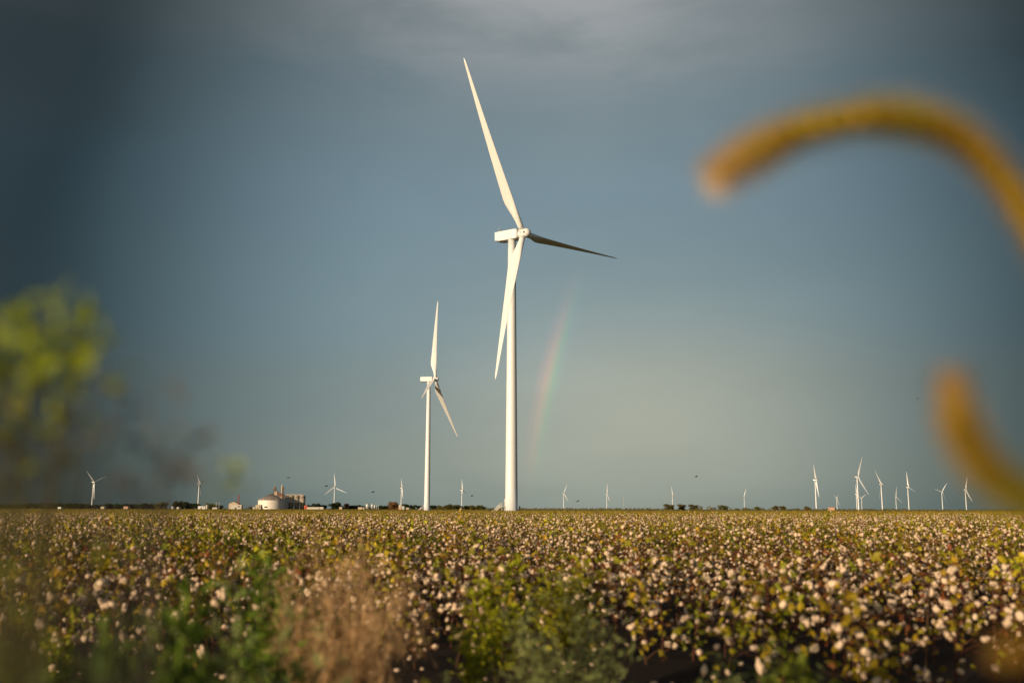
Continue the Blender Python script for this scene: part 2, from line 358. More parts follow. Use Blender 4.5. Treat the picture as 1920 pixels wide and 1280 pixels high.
def stairs(parent, wang):
    """steel entry stairs and door of a tower; wang: direction they stick out (world)"""
    inv = parent.matrix_basis.to_3x3().inverted(); d = inv @ Vector((math.cos(wang), math.sin(wang), 0)); ang = math.atan2(d.y, d.x)
    st = MB(); st.box((1.9, -.6, 1.85), (3.2, .6, 2.0))
    for k in range(9): st.box((3.2 + .24*k, -.55, 1.78 - .22*k), (3.46 + .24*k, .55, 1.84 - .22*k))
    for sy in (-.6, .55):
        st.add([(3.1, sy, 2.0), (5.55, sy, -.25), (5.55, sy, .1), (3.1, sy, 2.32)], [(0,1,2,3)]); st.add([(3.1, sy+.05, 2.0), (5.55, sy+.05, -.25), (5.55, sy+.05, .1), (3.1, sy+.05, 2.32)], [(3,2,1,0)])
    for sx in (2.2, 3.1): st.tube([(sx, -.5, 0), (sx, -.5, 1.85)], .06, 6); st.tube([(sx, .5, 0), (sx, .5, 1.85)], .06, 6)
    so_ = st.build('entry_stairs', MT['steel'], parent); so_.rotation_euler = (0, 0, ang)
    rl = MB()
    for sy in (-.58, .58):
        rl.tube([(2.0, sy, 3.05), (3.2, sy, 3.05), (5.5, sy, .95)], .05, 6); rl.tube([(2.0, sy, 2.55), (3.2, sy, 2.55), (5.5, sy, .5)], .04, 6)
        for t in range(6):
            x = 3.2 + 2.3*t/5; rl.tube([(x, sy, 2.0 - 2.1*t/5), (x, sy, 3.05 - 2.1*t/5)], .04, 5)
    rl.build('railing', MT['steel'], so_)
    dr = MB(); dr.box((1.82, -.55, 2.0), (2.12, .55, 4.3)); dr.box((2.121, -.42, 2.05), (2.16, .42, 4.1))
    d_ = dr.build('door', MT['paint'], parent); d_.rotation_euler = (0, 0, ang)
t = turbine(3.6, 315.8, 1, 55.2, 3.0, 58.3, 'tall nearest white wind turbine in the middle with its blades fully readable')
t['label'] = 'tallest and nearest white wind turbine, standing in the middle of the field'
bpy.context.view_layer.update(); stairs(t, R(190))
t2 = turbine(-53.4, 687.7, 1, 80.5, 80.3, 59.0, 'second largest white wind turbine, just left of the tallest one', 5.0, 14.0); stairs(t2, R(190))
FAR = [  # hub x, hub y, psi, phi, blade, label
    (-1440.3, 3470.4, 74.7, 21.3, 60, 'leftmost distant white turbine, seen behind the blurred yellow green weed'),
    (-1141.2, 3684.6, 128.2, 41.7, 50, 'distant white turbine behind the dark trees, left of the white gabled shed'),
    (-743.6, 4230.9, 173.2, 88.9, 58, 'distant white turbine spread like a Y above the round dark tree'),
    (-480.7, 4426.2, 82.3, 3.8, 51, 'distant white turbine rising behind the small salmon and white block building'),
    (-237.6, 4884.1, 73.6, 103.1, 54, 'distant white turbine between the two big turbines, edge on'),
    (8.5, 5400, 62, 105, 57, 'distant turbine almost hidden behind the tallest turbine, one blade tip showing'),
    (294.3, 5638.8, 53.3, 59.6, 57.2, 'small white turbine just right of the tallest one, below the rainbow'),
    (573.0, 6029.6, 92.1, 105.0, 64, 'small white turbine beside the thin mast, one blade straight up'),
    (1023.1, 6386.3, 105.1, 69.4, 64.5, 'small white turbine rising behind the clump of olive trees'),
    (1599.1, 6920.5, 24.6, 75.2, 59.4, 'small white turbine facing the viewer, alone left of the right hand turbine cluster'),
    (929.0, 3062.2, 62.2, 9.0, 57.0, 'leftmost large turbine of the right hand cluster, lower blade along its tower'),
    (2463.5, 7628.9, 101.5, 21.0, 66, 'tiny turbine in the right cluster beside the low reddish hut'),
    (957.6, 2773.4, 100.7, 116.1, 60.1, 'tallest turbine of the right hand cluster, blade down to the right'),
    (1991.9, 5810.5, 56.1, 102.2, 58.0, 'small turbine half hidden behind the tallest turbine of the right cluster'),
    (2738.9, 7881.6, 33.7, 34.1, 68, 'tiny turbine at the right foot of the tallest turbine of the right cluster'),
    (1321.0, 3586.6, 111.5, 57.3, 60.0, 'turbine in the right cluster with one blade level to the right'),
    (2650.0, 6941.9, 102.6, 101.1, 70, 'short distant turbine between two taller ones in the right cluster'),
    (1599.1, 4050.6, 86.6, 77.5, 64.3, 'right cluster turbine with an upright blade and one pointing lower right'),
    (2154.5, 5035.4, 29.4, 49.9, 63.6, 'second turbine from the right end, one blade pointing left'),
    (2033.6, 4502.9, 85.2, 115.2, 65.1, 'rightmost white turbine, beside the blurred orange grass head'),
]
for hx, hy, ps, ph, bl_, lab in FAR: turbine(hx, hy, 1, ps, ph, bl_, lab, 5.0, 62 if (ps > 140 or ps < 40) else 0, 1.2)

p_ = at(974.2, 955, 314); m = MB(); m.box((-.22, -.22, 0), (.22, .22, 1.9)); m.box((-.3, -.3, 1.9), (.3, .3, 2.0)); m.box((-.17, -.25, .6), (.17, -.22, 1.5))
tag(m.build('utility_post', MT['dark'], None, (p_.x, p_.y, 0)), 'short dark post at the foot of the tallest turbine', 'post')
# ------------------------------------------------------------------ grain elevator and farm buildings on the horizon
GD = 1500.0
S = GD/FPX                                            # metres per pixel there
def base(px, d=GD): return Vector((gx(px, d), d, 0))
def hgt(py, px, d=GD): return max(.5, gz(px, py, d))
def bin_(px0, px1, topy, apexy, label, d, apex_hatch=True):
    cx = (px0+px1)/2; r = (px1-px0)/2*d/FPX; h_ = hgt(topy, cx, d); ha = hgt(apexy, cx, d)
    b = empty('grain_bin', base(cx, d)); tag(b, label, 'grain bin', 'steel grain bins at the elevator')
    wl = MB(); pr = []
    nb = 14
    for k in range(nb):
        z0 = h_*k/nb; pr += [(r, z0), (r+.09, z0 + .45*h_/nb), (r, z0 + .9*h_/nb)]
    wl.lathe(pr + [(r, h_)], 64); wl.build('wall', MT['binw'], b)
    rf = MB(); rf.lathe([(r+.35, h_-.12), (r+.35, h_+.05), (r*.1, ha), (r*.08, ha)], 64, smooth=False)
    for i in range(32):
        a = 2*math.pi*i/32; ca, sa = math.cos(a), math.sin(a)
        rf.tube([((r+.3)*ca, (r+.3)*sa, h_+.15), (r*.12*ca, r*.12*sa, ha+.05)], .12, 4)
    ro = rf.build('roof', MT['binr'], b)
    cp = MB(); cp.lathe([(r*.1, ha-.2), (r*.1, ha+.8), (.3, ha+1.3)], 20); cp.build('roof_cap', MT['rust'], ro)
    dr = MB(); dr.box((-.16*r-2.2, -r*1.0-.35, 2.6), (-.16*r+2.2, -r*.95, 4.2)); dr.box((-.16*r-2.6, -r*1.0-.2, 2.4), (-.16*r+2.6, -r*.95, 2.6)); dr.build('hatch', MT['dark'], b)
    return b
bin_(484.2, 532, 937.5, 926.5, 'wide pale steel grain bin with a conical roof, front of the elevator', GD)
bin_(506, 541, 932.0, 925.0, 'taller grain bin half hidden behind the wide pale bin', GD + 55)
for px0, px1, lab in ((540.5, 550.4, 'leftmost of the three tall brown silos, beside the grain bins'), (551.2, 560.8, 'middle of the three tall brown silos'), (561.6, 571.8, 'rightmost of the three tall silos, nearest the red shed')):
    d = GD + 25; cx = (px0+px1)/2; r = (px1-px0)/2*d/FPX; h_ = hgt(929.8, cx, d)
    b = empty('silo', base(cx, d)); tag(b, lab, 'silo', 'tall silos under the gallery')
    m = MB(); m.lathe([(r*.96, 2.8), (r, 2.9), (r, h_*.5), (r+.08, h_*.5), (r+.08, h_*.52), (r, h_*.52), (r, h_-.9), (r+.2, h_-.9), (r+.2, h_)], 40); m.build('wall', MT['silo'], b)
    m = MB(); m.lathe([(r+.3, h_), (r*.25, h_+1.1), (.2, h_+1.2)], 40); m.build('roof', MT['tan'], b)
    m = MB(); m.lathe([(r*.9, 0), (r*.9, 2.8)], 40); m.box((-1.2, -r*.9-.3, 0), (1.2, -r*.85, 2.2)); m.build('base', MT['roofd'], b)
# elevator: head houses, gallery, legs
d = GD + 30; b = empty('grain_elevator', base(522, d)); tag(b, 'rusty grain elevator machinery rising above the bins, with a long gallery over the silos', 'grain elevator')
bx = b.location.x
def eb(m, x0, x1, yb, yt, dy=2.5, mi=0):
    m.box((gx(x0, d)-bx, -dy, hgt(yb, x0, d)), (gx(x1, d)-bx, dy, hgt(yt, x0, d)), mi)
def lattice(m, px, w, z0, z1, n, r=.12, oy=0):
    x = gx(px, d) - bx; c = [(x-w, oy-w), (x+w, oy-w), (x+w, oy+w), (x-w, oy+w)]
    for cx_, cy_ in c: m.tube([(cx_, cy_, z0), (cx_, cy_, z1)], r, 4)
    for k in range(n):
        za, zb = z0+(z1-z0)*k/n, z0+(z1-z0)*(k+1)/n
        for i in range(4): m.tube([(*c[i], za), (*c[(i+1) % 4], zb)], r*.7, 4); m.tube([(*c[i], zb), (*c[(i+1) % 4], zb)], r*.7, 4)
m = MB(); lattice(m, 513.7, 1.7, 0, hgt(918, 514, d), 12, .16)
eb(m, 511.6, 516.2, 918, 915.2, 1.8); eb(m, 512.6, 515.2, 915.2, 912.6, 1.2); m.build('elevator_leg', MT['rust'], b)
m = MB(); m.tube([(gx(513, d)-bx, 0, hgt(913, 513, d)), (gx(513, d)-bx, 0, hgt(905.5, 513, d))], .22, 5); m.tube([(gx(510.5, d)-bx, 0, hgt(914.5, 511, d)), (gx(516.5, d)-bx, 0, hgt(914, 516, d))], .25, 5); m.build('leg_mast', MT['cream'], b)
m = MB(); eb(m, 525.8, 527.5, 953, 908.0, .8); m.build('elevator_leg', MT['cream'], b)
m = MB(); lattice(m, 529.4, 1.1, 0, hgt(912.5, 529, d), 14, .16); eb(m, 528.2, 530.6, 917, 913, 1.2); m.build('leg_frame', MT['rust'], b)
m = MB(); eb(m, 513.6, 519.4, 928.5, 921, 2.6); m.add([(gx(513.6, d)-bx, -2.7, hgt(921, 514, d)), (gx(519.4, d)-bx, -2.7, hgt(921, 514, d)), (gx(519.4, d)-bx, 2.7, hgt(919.6, 514, d)), (gx(513.6, d)-bx, 2.7, hgt(919.6, 514, d))], [(0,1,2,3)]); m.build('head_house', MT['tan'], b)
m = MB(); x0, x1 = gx(519.6, d)-bx, gx(529.6, d)-bx; za, zb = hgt(921.5, 520, d), hgt(927, 529, d)
for yy in (-1.8, 1.5): m.add([(x0, yy, za-4.2), (x1, yy, zb-3.2), (x1, yy, zb), (x0, yy, za), (x0, yy+.3, za-4.2), (x1, yy+.3, zb-3.2), (x1, yy+.3, zb), (x0, yy+.3, za)], [(0,1,2,3),(7,6,5,4),(3,2,6,7),(0,4,5,1)])
m.add([(x0, -1.8, za), (x1, -1.8, zb), (x1, 1.8, zb), (x0, 1.8, za)], [(0,1,2,3)]); m.tube([(x1, 0, 0), (x1, 0, zb-3)], .3, 6); m.tube([(x0, 0, 0), (x0, 0, za-4)], .3, 6); m.build('conveyor_bridge', MT['rust'], b)
m = MB(); eb(m, 529.8, 541, 932, 928.4, 1.0); m.build('conveyor_bridge', MT['roofd'], b)
m = MB(); eb(m, 535.5, 567, 927.9, 926.5, 1.6); m.box((gx(535.3, d)-bx, -1.9, hgt(926.5, 536, d)), (gx(567.3, d)-bx, 1.9, hgt(926.5, 536, d)+.25))
for px in (545.4, 556, 566.5): eb(m, px-.3, px+.3, 930.6, 927.9, .8)
m.build('gallery', MT['tan'], b)
m = MB(); eb(m, 563.5, 569.0, 932.5, 927.6, 2.2); m.build('head_house', MT['pink'], b)

def shed(px0, px1, topy, label, wm_, rm, name='shed', cat='shed', d=GD-40, depth=9, gable=0.0, ridge_x=True, door=True, group=None):
    cx = (px0+px1)/2; hw = (px1-px0)/2*d/FPX; h_ = hgt(topy, cx, d)
    b = empty(name, base(cx, d)); tag(b, label, cat, group)
    m = MB(); m.box((-hw, 0, 0), (hw, depth, h_))
    if gable and not ridge_x: m.add([(-hw, 0, h_), (hw, 0, h_), (0, 0, h_+gable), (-hw, depth, h_), (hw, depth, h_), (0, depth, h_+gable)], [(0,1,2),(5,4,3)])
    m.build('wall', wm_, b)
    m = MB(); e = .35
    if ridge_x:
        gg = max(gable, .25); m.add([(-hw-e, -e, h_+.02), (hw+e, -e, h_+.02), (hw+e, depth/2, h_+gg), (-hw-e, depth/2, h_+gg), (hw+e, depth+e, h_+.02), (-hw-e, depth+e, h_+.02)], [(0,1,2,3),(3,2,4,5),(0,3,5),(1,4,2),(0,5,4,1)])
    else:
        for sx in (-1, 1): m.add([(sx*(hw+e), -e, h_-.1), (0, -e, h_+gable+.05), (0, depth+e, h_+gable+.05), (sx*(hw+e), depth+e, h_-.1), (sx*(hw+e), -e, h_+.15), (0, -e, h_+gable+.3), (0, depth+e, h_+gable+.3), (sx*(hw+e), depth+e, h_+.15)], [(0,1,2,3),(4,5,6,7),(0,1,5,4),(2,3,7,6),(0,3,7,4)])
    m.build('roof', rm, b)
    if door:
        m = MB(); m.box((-hw*.25, -.06, 0), (hw*.1, .0-.003, min(2.6, h_*.75))); m.build('door', MT['roofd'], b)
        m = MB(); m.box((hw*.4, -.06, h_*.45), (hw*.65, -.003, h_*.75)); m.build('window', MT['dark'], b)
    return b
shed(428.6, 446.4, 943.8, 'pale gabled barn behind the white box shed', MT['cream'], MT['roofd'], 'barn', 'barn', GD+10, 12, 2.9, False)
shed(432.8, 452.2, 945.6, 'white flat roofed box shed in front of the gabled barn', MT['white'], MT['white'], d=GD-45)
shed(479, 488.6, 946.2, 'small cream shed at the left foot of the wide grain bin', MT['cream'], MT['cream'], d=GD-60)
shed(474, 477.5, 950.2, 'very small white shed between the arched hut and the cream shed', MT['white'], MT['white'], d=GD-60, door=False)
shed(570.2, 575.6, 947.6, 'small red shed at the right foot of the silos', MT['red'], MT['red'], d=GD-20, gable=.9)
shed(575.9, 598, 950.2, 'long low white shed right of the red shed', MT['white'], MT['white'], d=GD-25, door=False)
shed(599, 606, 950.0, 'low white trailer shaped shed right of the long low shed', MT['white'], MT['white'], d=GD-60, door=False)
shed(636, 641, 949.8, 'small cream shed at the right foot of the round dark tree', MT['cream'], MT['white'], d=GD-60, door=False)
shed(671.2, 679, 950.3, 'low cream shed left of the grey tanks', MT['cream'], MT['cream'], d=GD-60, door=False)
shed(680.5, 683, 950.6, 'tiny cream hut just left of the grey tanks', MT['cream'], MT['white'], d=GD-60, door=False)
b = shed(747.5, 752.4, 945.4, 'small salmon and white block building in front of a distant turbine', MT['white'], MT['white'], 'block_building', 'building', GD-40, 6)
m = MB(); m.box((2.1, .4, 0), (6.2, 6, hgt(948.5, 755))); m.build('wing', MT['grey'], b); m = MB(); m.box((-1.9, -.5, 0), (2.05, -.05, 2.7)); m.build('porch', MT['pink'], b)
shed(761, 766.5, 951.2, 'tiny cream hut right of the salmon block building', MT['cream'], MT['cream'], d=GD-60, door=False)
shed(371, 384.5, 948.4, 'long pale shed behind the dark trees, right of a distant turbine', MT['grey'], MT['roofd'], d=GD-20, gable=.8)
shed(385.6, 388.2, 946.2, 'narrow white hut at the right end of the long pale shed', MT['white'], MT['white'], d=GD-30, door=False)
shed(398, 406.8, 950.8, 'low white shed at the foot of the two thin poles', MT['white'], MT['white'], d=GD-60, door=False)
shed(321.3, 324, 949, 'tiny white hut under the dark trees, left one of two', MT['white'], MT['white'], d=GD-60, door=False)
shed(331, 335, 950, 'tiny white hut under the dark trees, right one of two', MT['white'], MT['white'], d=GD-60, door=False)
shed(108, 114, 950, 'small pale shed at the foot of the left tree belt', MT['grey'], MT['white'], d=GD-60, door=False)
shed(188.5, 195, 949.3, 'small cream shed just right of the leftmost distant turbine', MT['cream'], MT['cream'], d=GD-60, gable=.6, door=False)
shed(231.5, 239.5, 949.3, 'small salmon shed in front of the left tree belt', MT['pink'], MT['pink'], d=GD-60, gable=.6, door=False)
shed(1556.5, 1565, 950.8, 'low reddish hut beside the tiny turbine of the right cluster', MT['pink'], MT['pink'], d=GD-60, gable=.6, door=False)
# arched hut
b = empty('arched_hut', base(470, GD-30)); tag(b, 'pale grey arched metal hut between the white box shed and the cream shed', 'hut')
r = 6*S; m = MB(); m.rings([[(r*math.cos(a), y, .87*r*1.2*math.sin(a)) for a in [math.pi*i/16 for i in range(17)]] for y in (0, 14)], 0, True, False); m.build('shell', MT['grey'], b)
m = MB(); m.box((-1.8, -.08, 0), (1.8, -.004, 3.2)); m.build('door', MT['roofd'], b)
# steel tanks
for px0, px1, ty, lab in ((685.4, 692.8, 943.0, 'leftmost of three pale grey steel tanks, the widest one'), (695.6, 700.2, 943.4, 'middle one of three pale grey steel tanks'), (701, 704.4, 945.4, 'rightmost and thinnest of three pale grey steel tanks')):
    cx = (px0+px1)/2; r = (px1-px0)/2*S; h_ = hgt(ty, cx); b = empty('steel_tank', base(cx)); tag(b, lab, 'tank', 'steel tanks on the horizon')
    m = MB(); m.lathe([(r, 1.2), (r, h_*.8), (r*.75, h_*.92), (r*.2, h_)], 32); m.build('shell', MT['grey'], b)
    m = MB()
    for i in range(5): a = 2*math.pi*i/5; m.tube([(r*.8*math.cos(a), r*.8*math.sin(a), 0), (r*.8*math.cos(a), r*.8*math.sin(a), 1.3)], .2, 5)
    m.build('stand', MT['roofd'], b)
# masts and poles
b = empty('lattice_mast', base(446.7)); tag(b, 'red lattice mast rising behind the gabled barn', 'mast'); bx = b.location.x; d = GD
m = MB(); lattice(m, 446.7, .8, 0, hgt(927.8, 446.7), 12, .17); m.build('frame', MT['mastred'], b)
m = MB(); m.tube([(0, 0, hgt(928, 446.7)), (0, 0, hgt(925.5, 446.7))], .15, 5); m.build('antenna', MT['mastred'], b)
def pole(px, topy, label, arm=True, mt=MT['pole'], d=GD-20, top=None, r=.2, group='thin poles along the horizon'):
    b = empty('utility_pole', base(px, d)); tag(b, label, 'pole', group); h_ = hgt(topy, px, d)
    m = MB(); m.tube([(0, 0, 0), (0, 0, h_)], [r*1.2, r], 7); m.build('post', mt, b)
    if arm: m = MB(); m.box((-1.2, -.1, h_-1.0), (1.2, .1, h_-.75)); m.build('crossarm', mt, b)
    if top: m = MB(); m.lathe([(.3, h_-.8), (.8, h_-.3), (.8, h_+.6), (.3, h_+1.0)], 10); m.build('lamp_head', MT['dark'], b)
pole(462.3, 939.2, 'brown utility pole between the white box shed and the arched hut')
pole(405, 940.5, 'left one of two thin poles right of the olive trees', mt=MT['steel'])
pole(410.7, 942, 'right one of two thin poles right of the olive trees', mt=MT['steel'])
pole(316.5, 938.5, 'dark topped pole left of the dark trees', False, top=True)
pole(705.8, 944, 'left thin pole right of the grey tanks', False, mt=MT['steel'])
pole(709.5, 946, 'right thin pole right of the grey tanks', False, mt=MT['steel'])
b = empty('radio_mast', base(1169.8, 4000)); tag(b, 'very thin pale radio mast alone right of the rainbow foot', 'mast'); d = 4000; bx = b.location.x
m = MB(); lattice(m, 1169.8, .7, 0, hgt(929.5, 1169.8, d), 16, .2); m.build('frame', MT['steel'], b)

# ------------------------------------------------------------------ trees on the horizon
def tree_meshes(kind, seed):
    q = random.Random(seed); tr = MB(); tr.tube([(0, 0, 0), (.1*q.uniform(-1,1), 0, .2), (.06*q.uniform(-1,1), .03, .42)], [.045, .035, .02], 7)
    tips = []
    for i in range(6):
        a = q.uniform(0, 6.28); e = Vector((.3*math.cos(a), .3*math.sin(a), q.uniform(.45, .75))); tr.tube([(0, 0, q.uniform(.15, .3)), e*.6 + Vector((0, 0, .1)), e], [.02, .012, .006], 5); tips.append(e)
    cr = MB(); blobs = [(Vector((q.uniform(-.36, .36), q.uniform(-.36, .36), q.uniform(.3, .76))), q.uniform(.13, .26)) for _ in range(10)] + [(Vector((q.uniform(-.3, .3), q.uniform(-.3, .3), q.uniform(.08, .22))), q.uniform(.12, .2)) for _ in range(6)] + [(Vector((0, 0, .5)), .3)]
    for c, r_ in blobs:
        for _ in range(int(1500*r_*r_*4)):
            u = Vector((q.gauss(0, 1), q.gauss(0, 1), q.gauss(0, 1))).normalized(); p = c + u*r_*q.uniform(.6, 1.08)
            if p.z < .01: continue
            cr.leaf(p, Vector((q.gauss(0,1), q.gauss(0,1), q.gauss(0,.6))), u, q.uniform(.05, .1), q.uniform(.03, .06))
    zmax = float(np.percentile([v[2] for v in cr.v], 96)); xm = float(np.percentile([abs(v[0]) for v in cr.v], 95))
    cr.v = [(x*.5/xm, y*.5/xm, z/zmax) for x, y, z in cr.v]
    return tr.mesh('trunk', [MT['trunk']]), cr.mesh('crown', [MT[kind]])
TM = {k: [tree_meshes(k, s + 11*i) for s in range(3)] for i, k in enumerate(('treed', 'treeo', 'treeb'))}
def tree(px0, px1, topy, kind, label, d=1650, group='trees along the horizon', name='tree'):
    cx = (px0+px1)/2; w_ = (px1-px0)*1.15*d/FPX; h_ = max(2.2, gz(cx, topy, d)); w_ = min(w_, h_*1.7); d += rnd.uniform(-60, 60)
    b = empty(name, base(cx, d), rnd.uniform(0, 6.28)); tag(b, label, 'tree', group)
    tm, cm = rnd.choice(TM[kind]); t_ = link('trunk', tm, b); c_ = link('crown', cm, b)
    for o in (t_, c_): o.scale = (w_, w_, h_)
def belt(x0, x1, topy, amp, kind, step, label, group, d=1650):
    x = x0
    while x < x1:
        s = step*rnd.uniform(.8, 1.35); tree(x - s*.25, x + s*1.1, topy + rnd.uniform(-amp, amp), kind, label, d, group); x += s*.75
belt(-60, 150, 944.6, 1.5, 'treed', 13, 'dark tree in the long unbroken tree belt at the far left', 'trees of the left belt')
belt(150, 300, 945.8, 1.4, 'treed', 12, 'dark tree in the tree belt around the leftmost distant turbine', 'trees of the left belt')
tree(288, 313, 942.6, 'treeo', 'rounded olive tree at the right end of the left tree belt')
tree(325, 339, 940.0, 'treed', 'tallest of the dark green trees left of the second distant turbine')
tree(337, 347, 942.2, 'treed', 'dark green tree second from the left in the dark clump'); tree(345, 357, 942.0, 'treed', 'dark green tree in the middle of the dark clump above the tiny huts')
tree(356, 366, 944.4, 'treed', 'low dark tree just left of the second distant turbine'); tree(363, 374, 944.2, 'treed', 'low dark tree at the foot of the second distant turbine')
tree(388, 398, 944, 'treeo', 'left olive tree beside the narrow white hut'); tree(395, 405, 944.4, 'treeo', 'right olive tree, touching the left thin pole')
tree(407, 421, 947.2, 'treed', 'low dark bush between the thin poles and the gabled barn')
tree(575, 586, 946.2, 'treed', 'dark bush just behind the red shed'); tree(587, 602, 944.4, 'treed', 'dark tree above the long low white shed'); tree(604, 613, 947, 'treed', 'small dark bush left of the round dark tree')
tree(619, 635, 942.8, 'treed', 'round dark tree at the foot of the Y shaped turbine', 1480); tree(633, 641, 947, 'treed', 'low dark bush touching the right of the round dark tree')
tree(645, 653, 944.6, 'treeb', 'small russet tree between the round dark tree and the tanks')
belt(653, 682, 947.6, .8, 'treed', 9, 'dark hedge tree left of the grey tanks', 'hedge trees left of the tanks')
belt(710, 724, 948.4, .6, 'treed', 8, 'low dark bush right of the grey tanks', 'low bushes right of the tanks')
tree(730, 747, 941.8, 'treeb', 'broad russet tree left of the salmon block building', 1480)
tree(756, 766, 945.4, 'treed', 'dark tree right of the salmon block building'); tree(767, 780, 946.8, 'treed', 'dark tree left of the second largest turbine'); tree(781, 792, 948, 'treed', 'low dark bush by the stairs of the second largest turbine')
tree(806, 819, 947.6, 'treed', 'dark bush just right of the second largest turbine')
belt(820, 862, 947.2, 1.0, 'treeo', 12, 'olive tree in the hedge between the two big turbines', 'hedge between the two big turbines')
belt(868, 900, 948, .8, 'treeo', 11, 'olive bush right of the edge on distant turbine', 'hedge right of the edge on turbine')


tree(1244, 1267, 945.4, 'treeo', 'olive tree in front of the small turbine, left end of its clump'); tree(1268, 1288, 945.6, 'treeo', 'olive tree second from the left in the right hand clump'); tree(1291, 1312, 946, 'treeo', 'olive tree third from the left in the right hand clump')

tree(1349, 1366, 947.4, 'treeo', 'rounder olive tree at the right end of the clump')
tree(1410, 1430, 950, 'treeo', 'low olive tree right of the turbine facing the viewer'); tree(1447, 1462, 948.4, 'treeo', 'left olive tree of the pair left of the right hand cluster'); tree(1460, 1477, 948.8, 'treeo', 'right olive tree of the pair left of the right hand cluster')
tree(1508, 1520, 949.8, 'treeo', 'round olive bush left of the first turbine of the right cluster')


# low scrub that closes the horizon, one uncountable mass
q = random.Random(12); m = MB()
for x0, x1, top, d in ((895, 948, 950.6, 1700), (973, 1244, 951.6, 2000), (1308, 1348, 949.0, 1650), (1366, 1447, 951.2, 1700), (1476, 1570, 952.2, 1700), (1570, 1700, 952.9, 1700), (1700, 2080, 954.2, 1700), (-120, 300, 948.5, 1700), (640, 740, 949.8, 1700), (800, 900, 949.6, 1700)):
    px = x0
    while px < x1:
        hh = max(1.3, gz(px, top, d)*q.uniform(.55, 1.15)); w_ = hh*q.uniform(.6, 1.0); c = Vector((gx(px, d), d + q.uniform(-30, 30), hh*.5))
        for _ in range(int(46)):
            u = Vector((q.gauss(0, 1), q.gauss(0, 1), q.gauss(0, 1))).normalized()*q.uniform(.5, 1.05); p = c + Vector((u.x*w_, u.y*w_, u.z*hh*.5)); m.leaf(p, Vector((q.gauss(0, 1), q.gauss(0, 1), q.gauss(0, .8))), Vector((q.gauss(0, 1), q.gauss(-.8, 1), q.gauss(0, .6))), hh*.34, hh*.2, 0 if q.random() < .7 else 1)
        px += w_*FPX/d*q.uniform(.7, 1.5)
tag(m.build('distant_scrub', [MT['treeo'], MT['treed']]), kind='stuff')
# ------------------------------------------------------------------ birds
def bird(px, py, lab, d=140, sp=.6, dih=.3, yaw=0.3):
    b = empty('bird', at(px, py, d), yaw); b.rotation_euler = (rnd.uniform(-.3, .3), rnd.uniform(-.3, .3), yaw); tag(b, lab, 'bird', 'small dark birds over the field')
    m = MB(); m.rings([[(x, r*math.cos(a), r*math.sin(a)) for a in [6.283*i/8 for i in range(8)]] for x, r in ((-.3, .01), (-.22, .035), (-.1, .06), (.05, .065), (.13, .04), (.18, .045), (.22, .03), (.27, .006))], 0); m.build('body', MT['bird'], b)
    for s in (-1, 1):
        m = MB(); m.add([(.1, s*.05, .03), (.13, s*sp*.28, .03+dih*sp*.3), (.02, s*sp*.55, .03+dih*sp*.35), (-.08, s*sp*.3, .02+dih*sp*.26), (-.1, s*.05, .02)], [(0,1,3,4),(1,2,3)]); m.build('wing', MT['bird'], b)
    m = MB(); m.add([(-.26, -.02, 0), (-.26, .02, 0), (-.42, .07, 0), (-.42, -.07, 0)], [(0,1,2,3)]); m.build('tail', MT['bird'], b)
for px, py, lab, yw in ((1720.5, 747, 'highest and rightmost dark bird, near the blurred orange grass head', .9), (541, 895, 'dark bird above the grain elevator', 2.8), (1306, 893, 'dark bird above the clump of olive trees on the right', .2),
    (612, 911, 'tiny dark bird just left of the Y shaped turbine', .3), (699.5, 922, 'dark bird gliding above the grey tanks', 0.1), (885.5, 929, 'dark bird between the two big turbines', .7), (1083.5, 939, 'low dark bird right of the small turbine below the rainbow', .3)):
    bird(px, py, lab, 150, yaw=yw)
# ------------------------------------------------------------------ cotton
def boll_mesh(seed, lo=False):
    q = random.Random(seed); m = MB(); V, F = (ICO1 if not lo else ICO0)
    m2 = []
    n = 4 if q.random() < .6 else 5
    for k in range(n):
        a = 2*math.pi*k/n + q.uniform(-.3, .3); c = Vector((.016*math.cos(a), .016*math.sin(a), .012 + q.uniform(-.006, .006)))
        el_ = q.uniform(.8, 1.35); rr_ = q.uniform(.015, .021)
        vs = []
        for v in V:
            f = 1 + .18*math.sin(v.x*5 + seed + k)*math.sin(v.y*6 + k) + q.uniform(-.08, .08)
            vs.append(c + Vector((v.x*rr_*f, v.y*rr_*f, v.z*rr_*f*el_)))
        m.add(vs, F, 0, True)
    for k in range(5):                                            # opened bur
        a = 2*math.pi*k/5; d = Vector((math.cos(a), math.sin(a), -.15)); m.leaf(Vector((0, 0, -.014)), d, Vector((0, 0, 1)), .034, .016, 1)
    return m
BOLLS = [boll_mesh(s).mesh('cotton_boll', [MT['lint'], MT['bur']]) for s in range(5)]
BLO = [boll_mesh(s + 20, True) for s in range(4)]
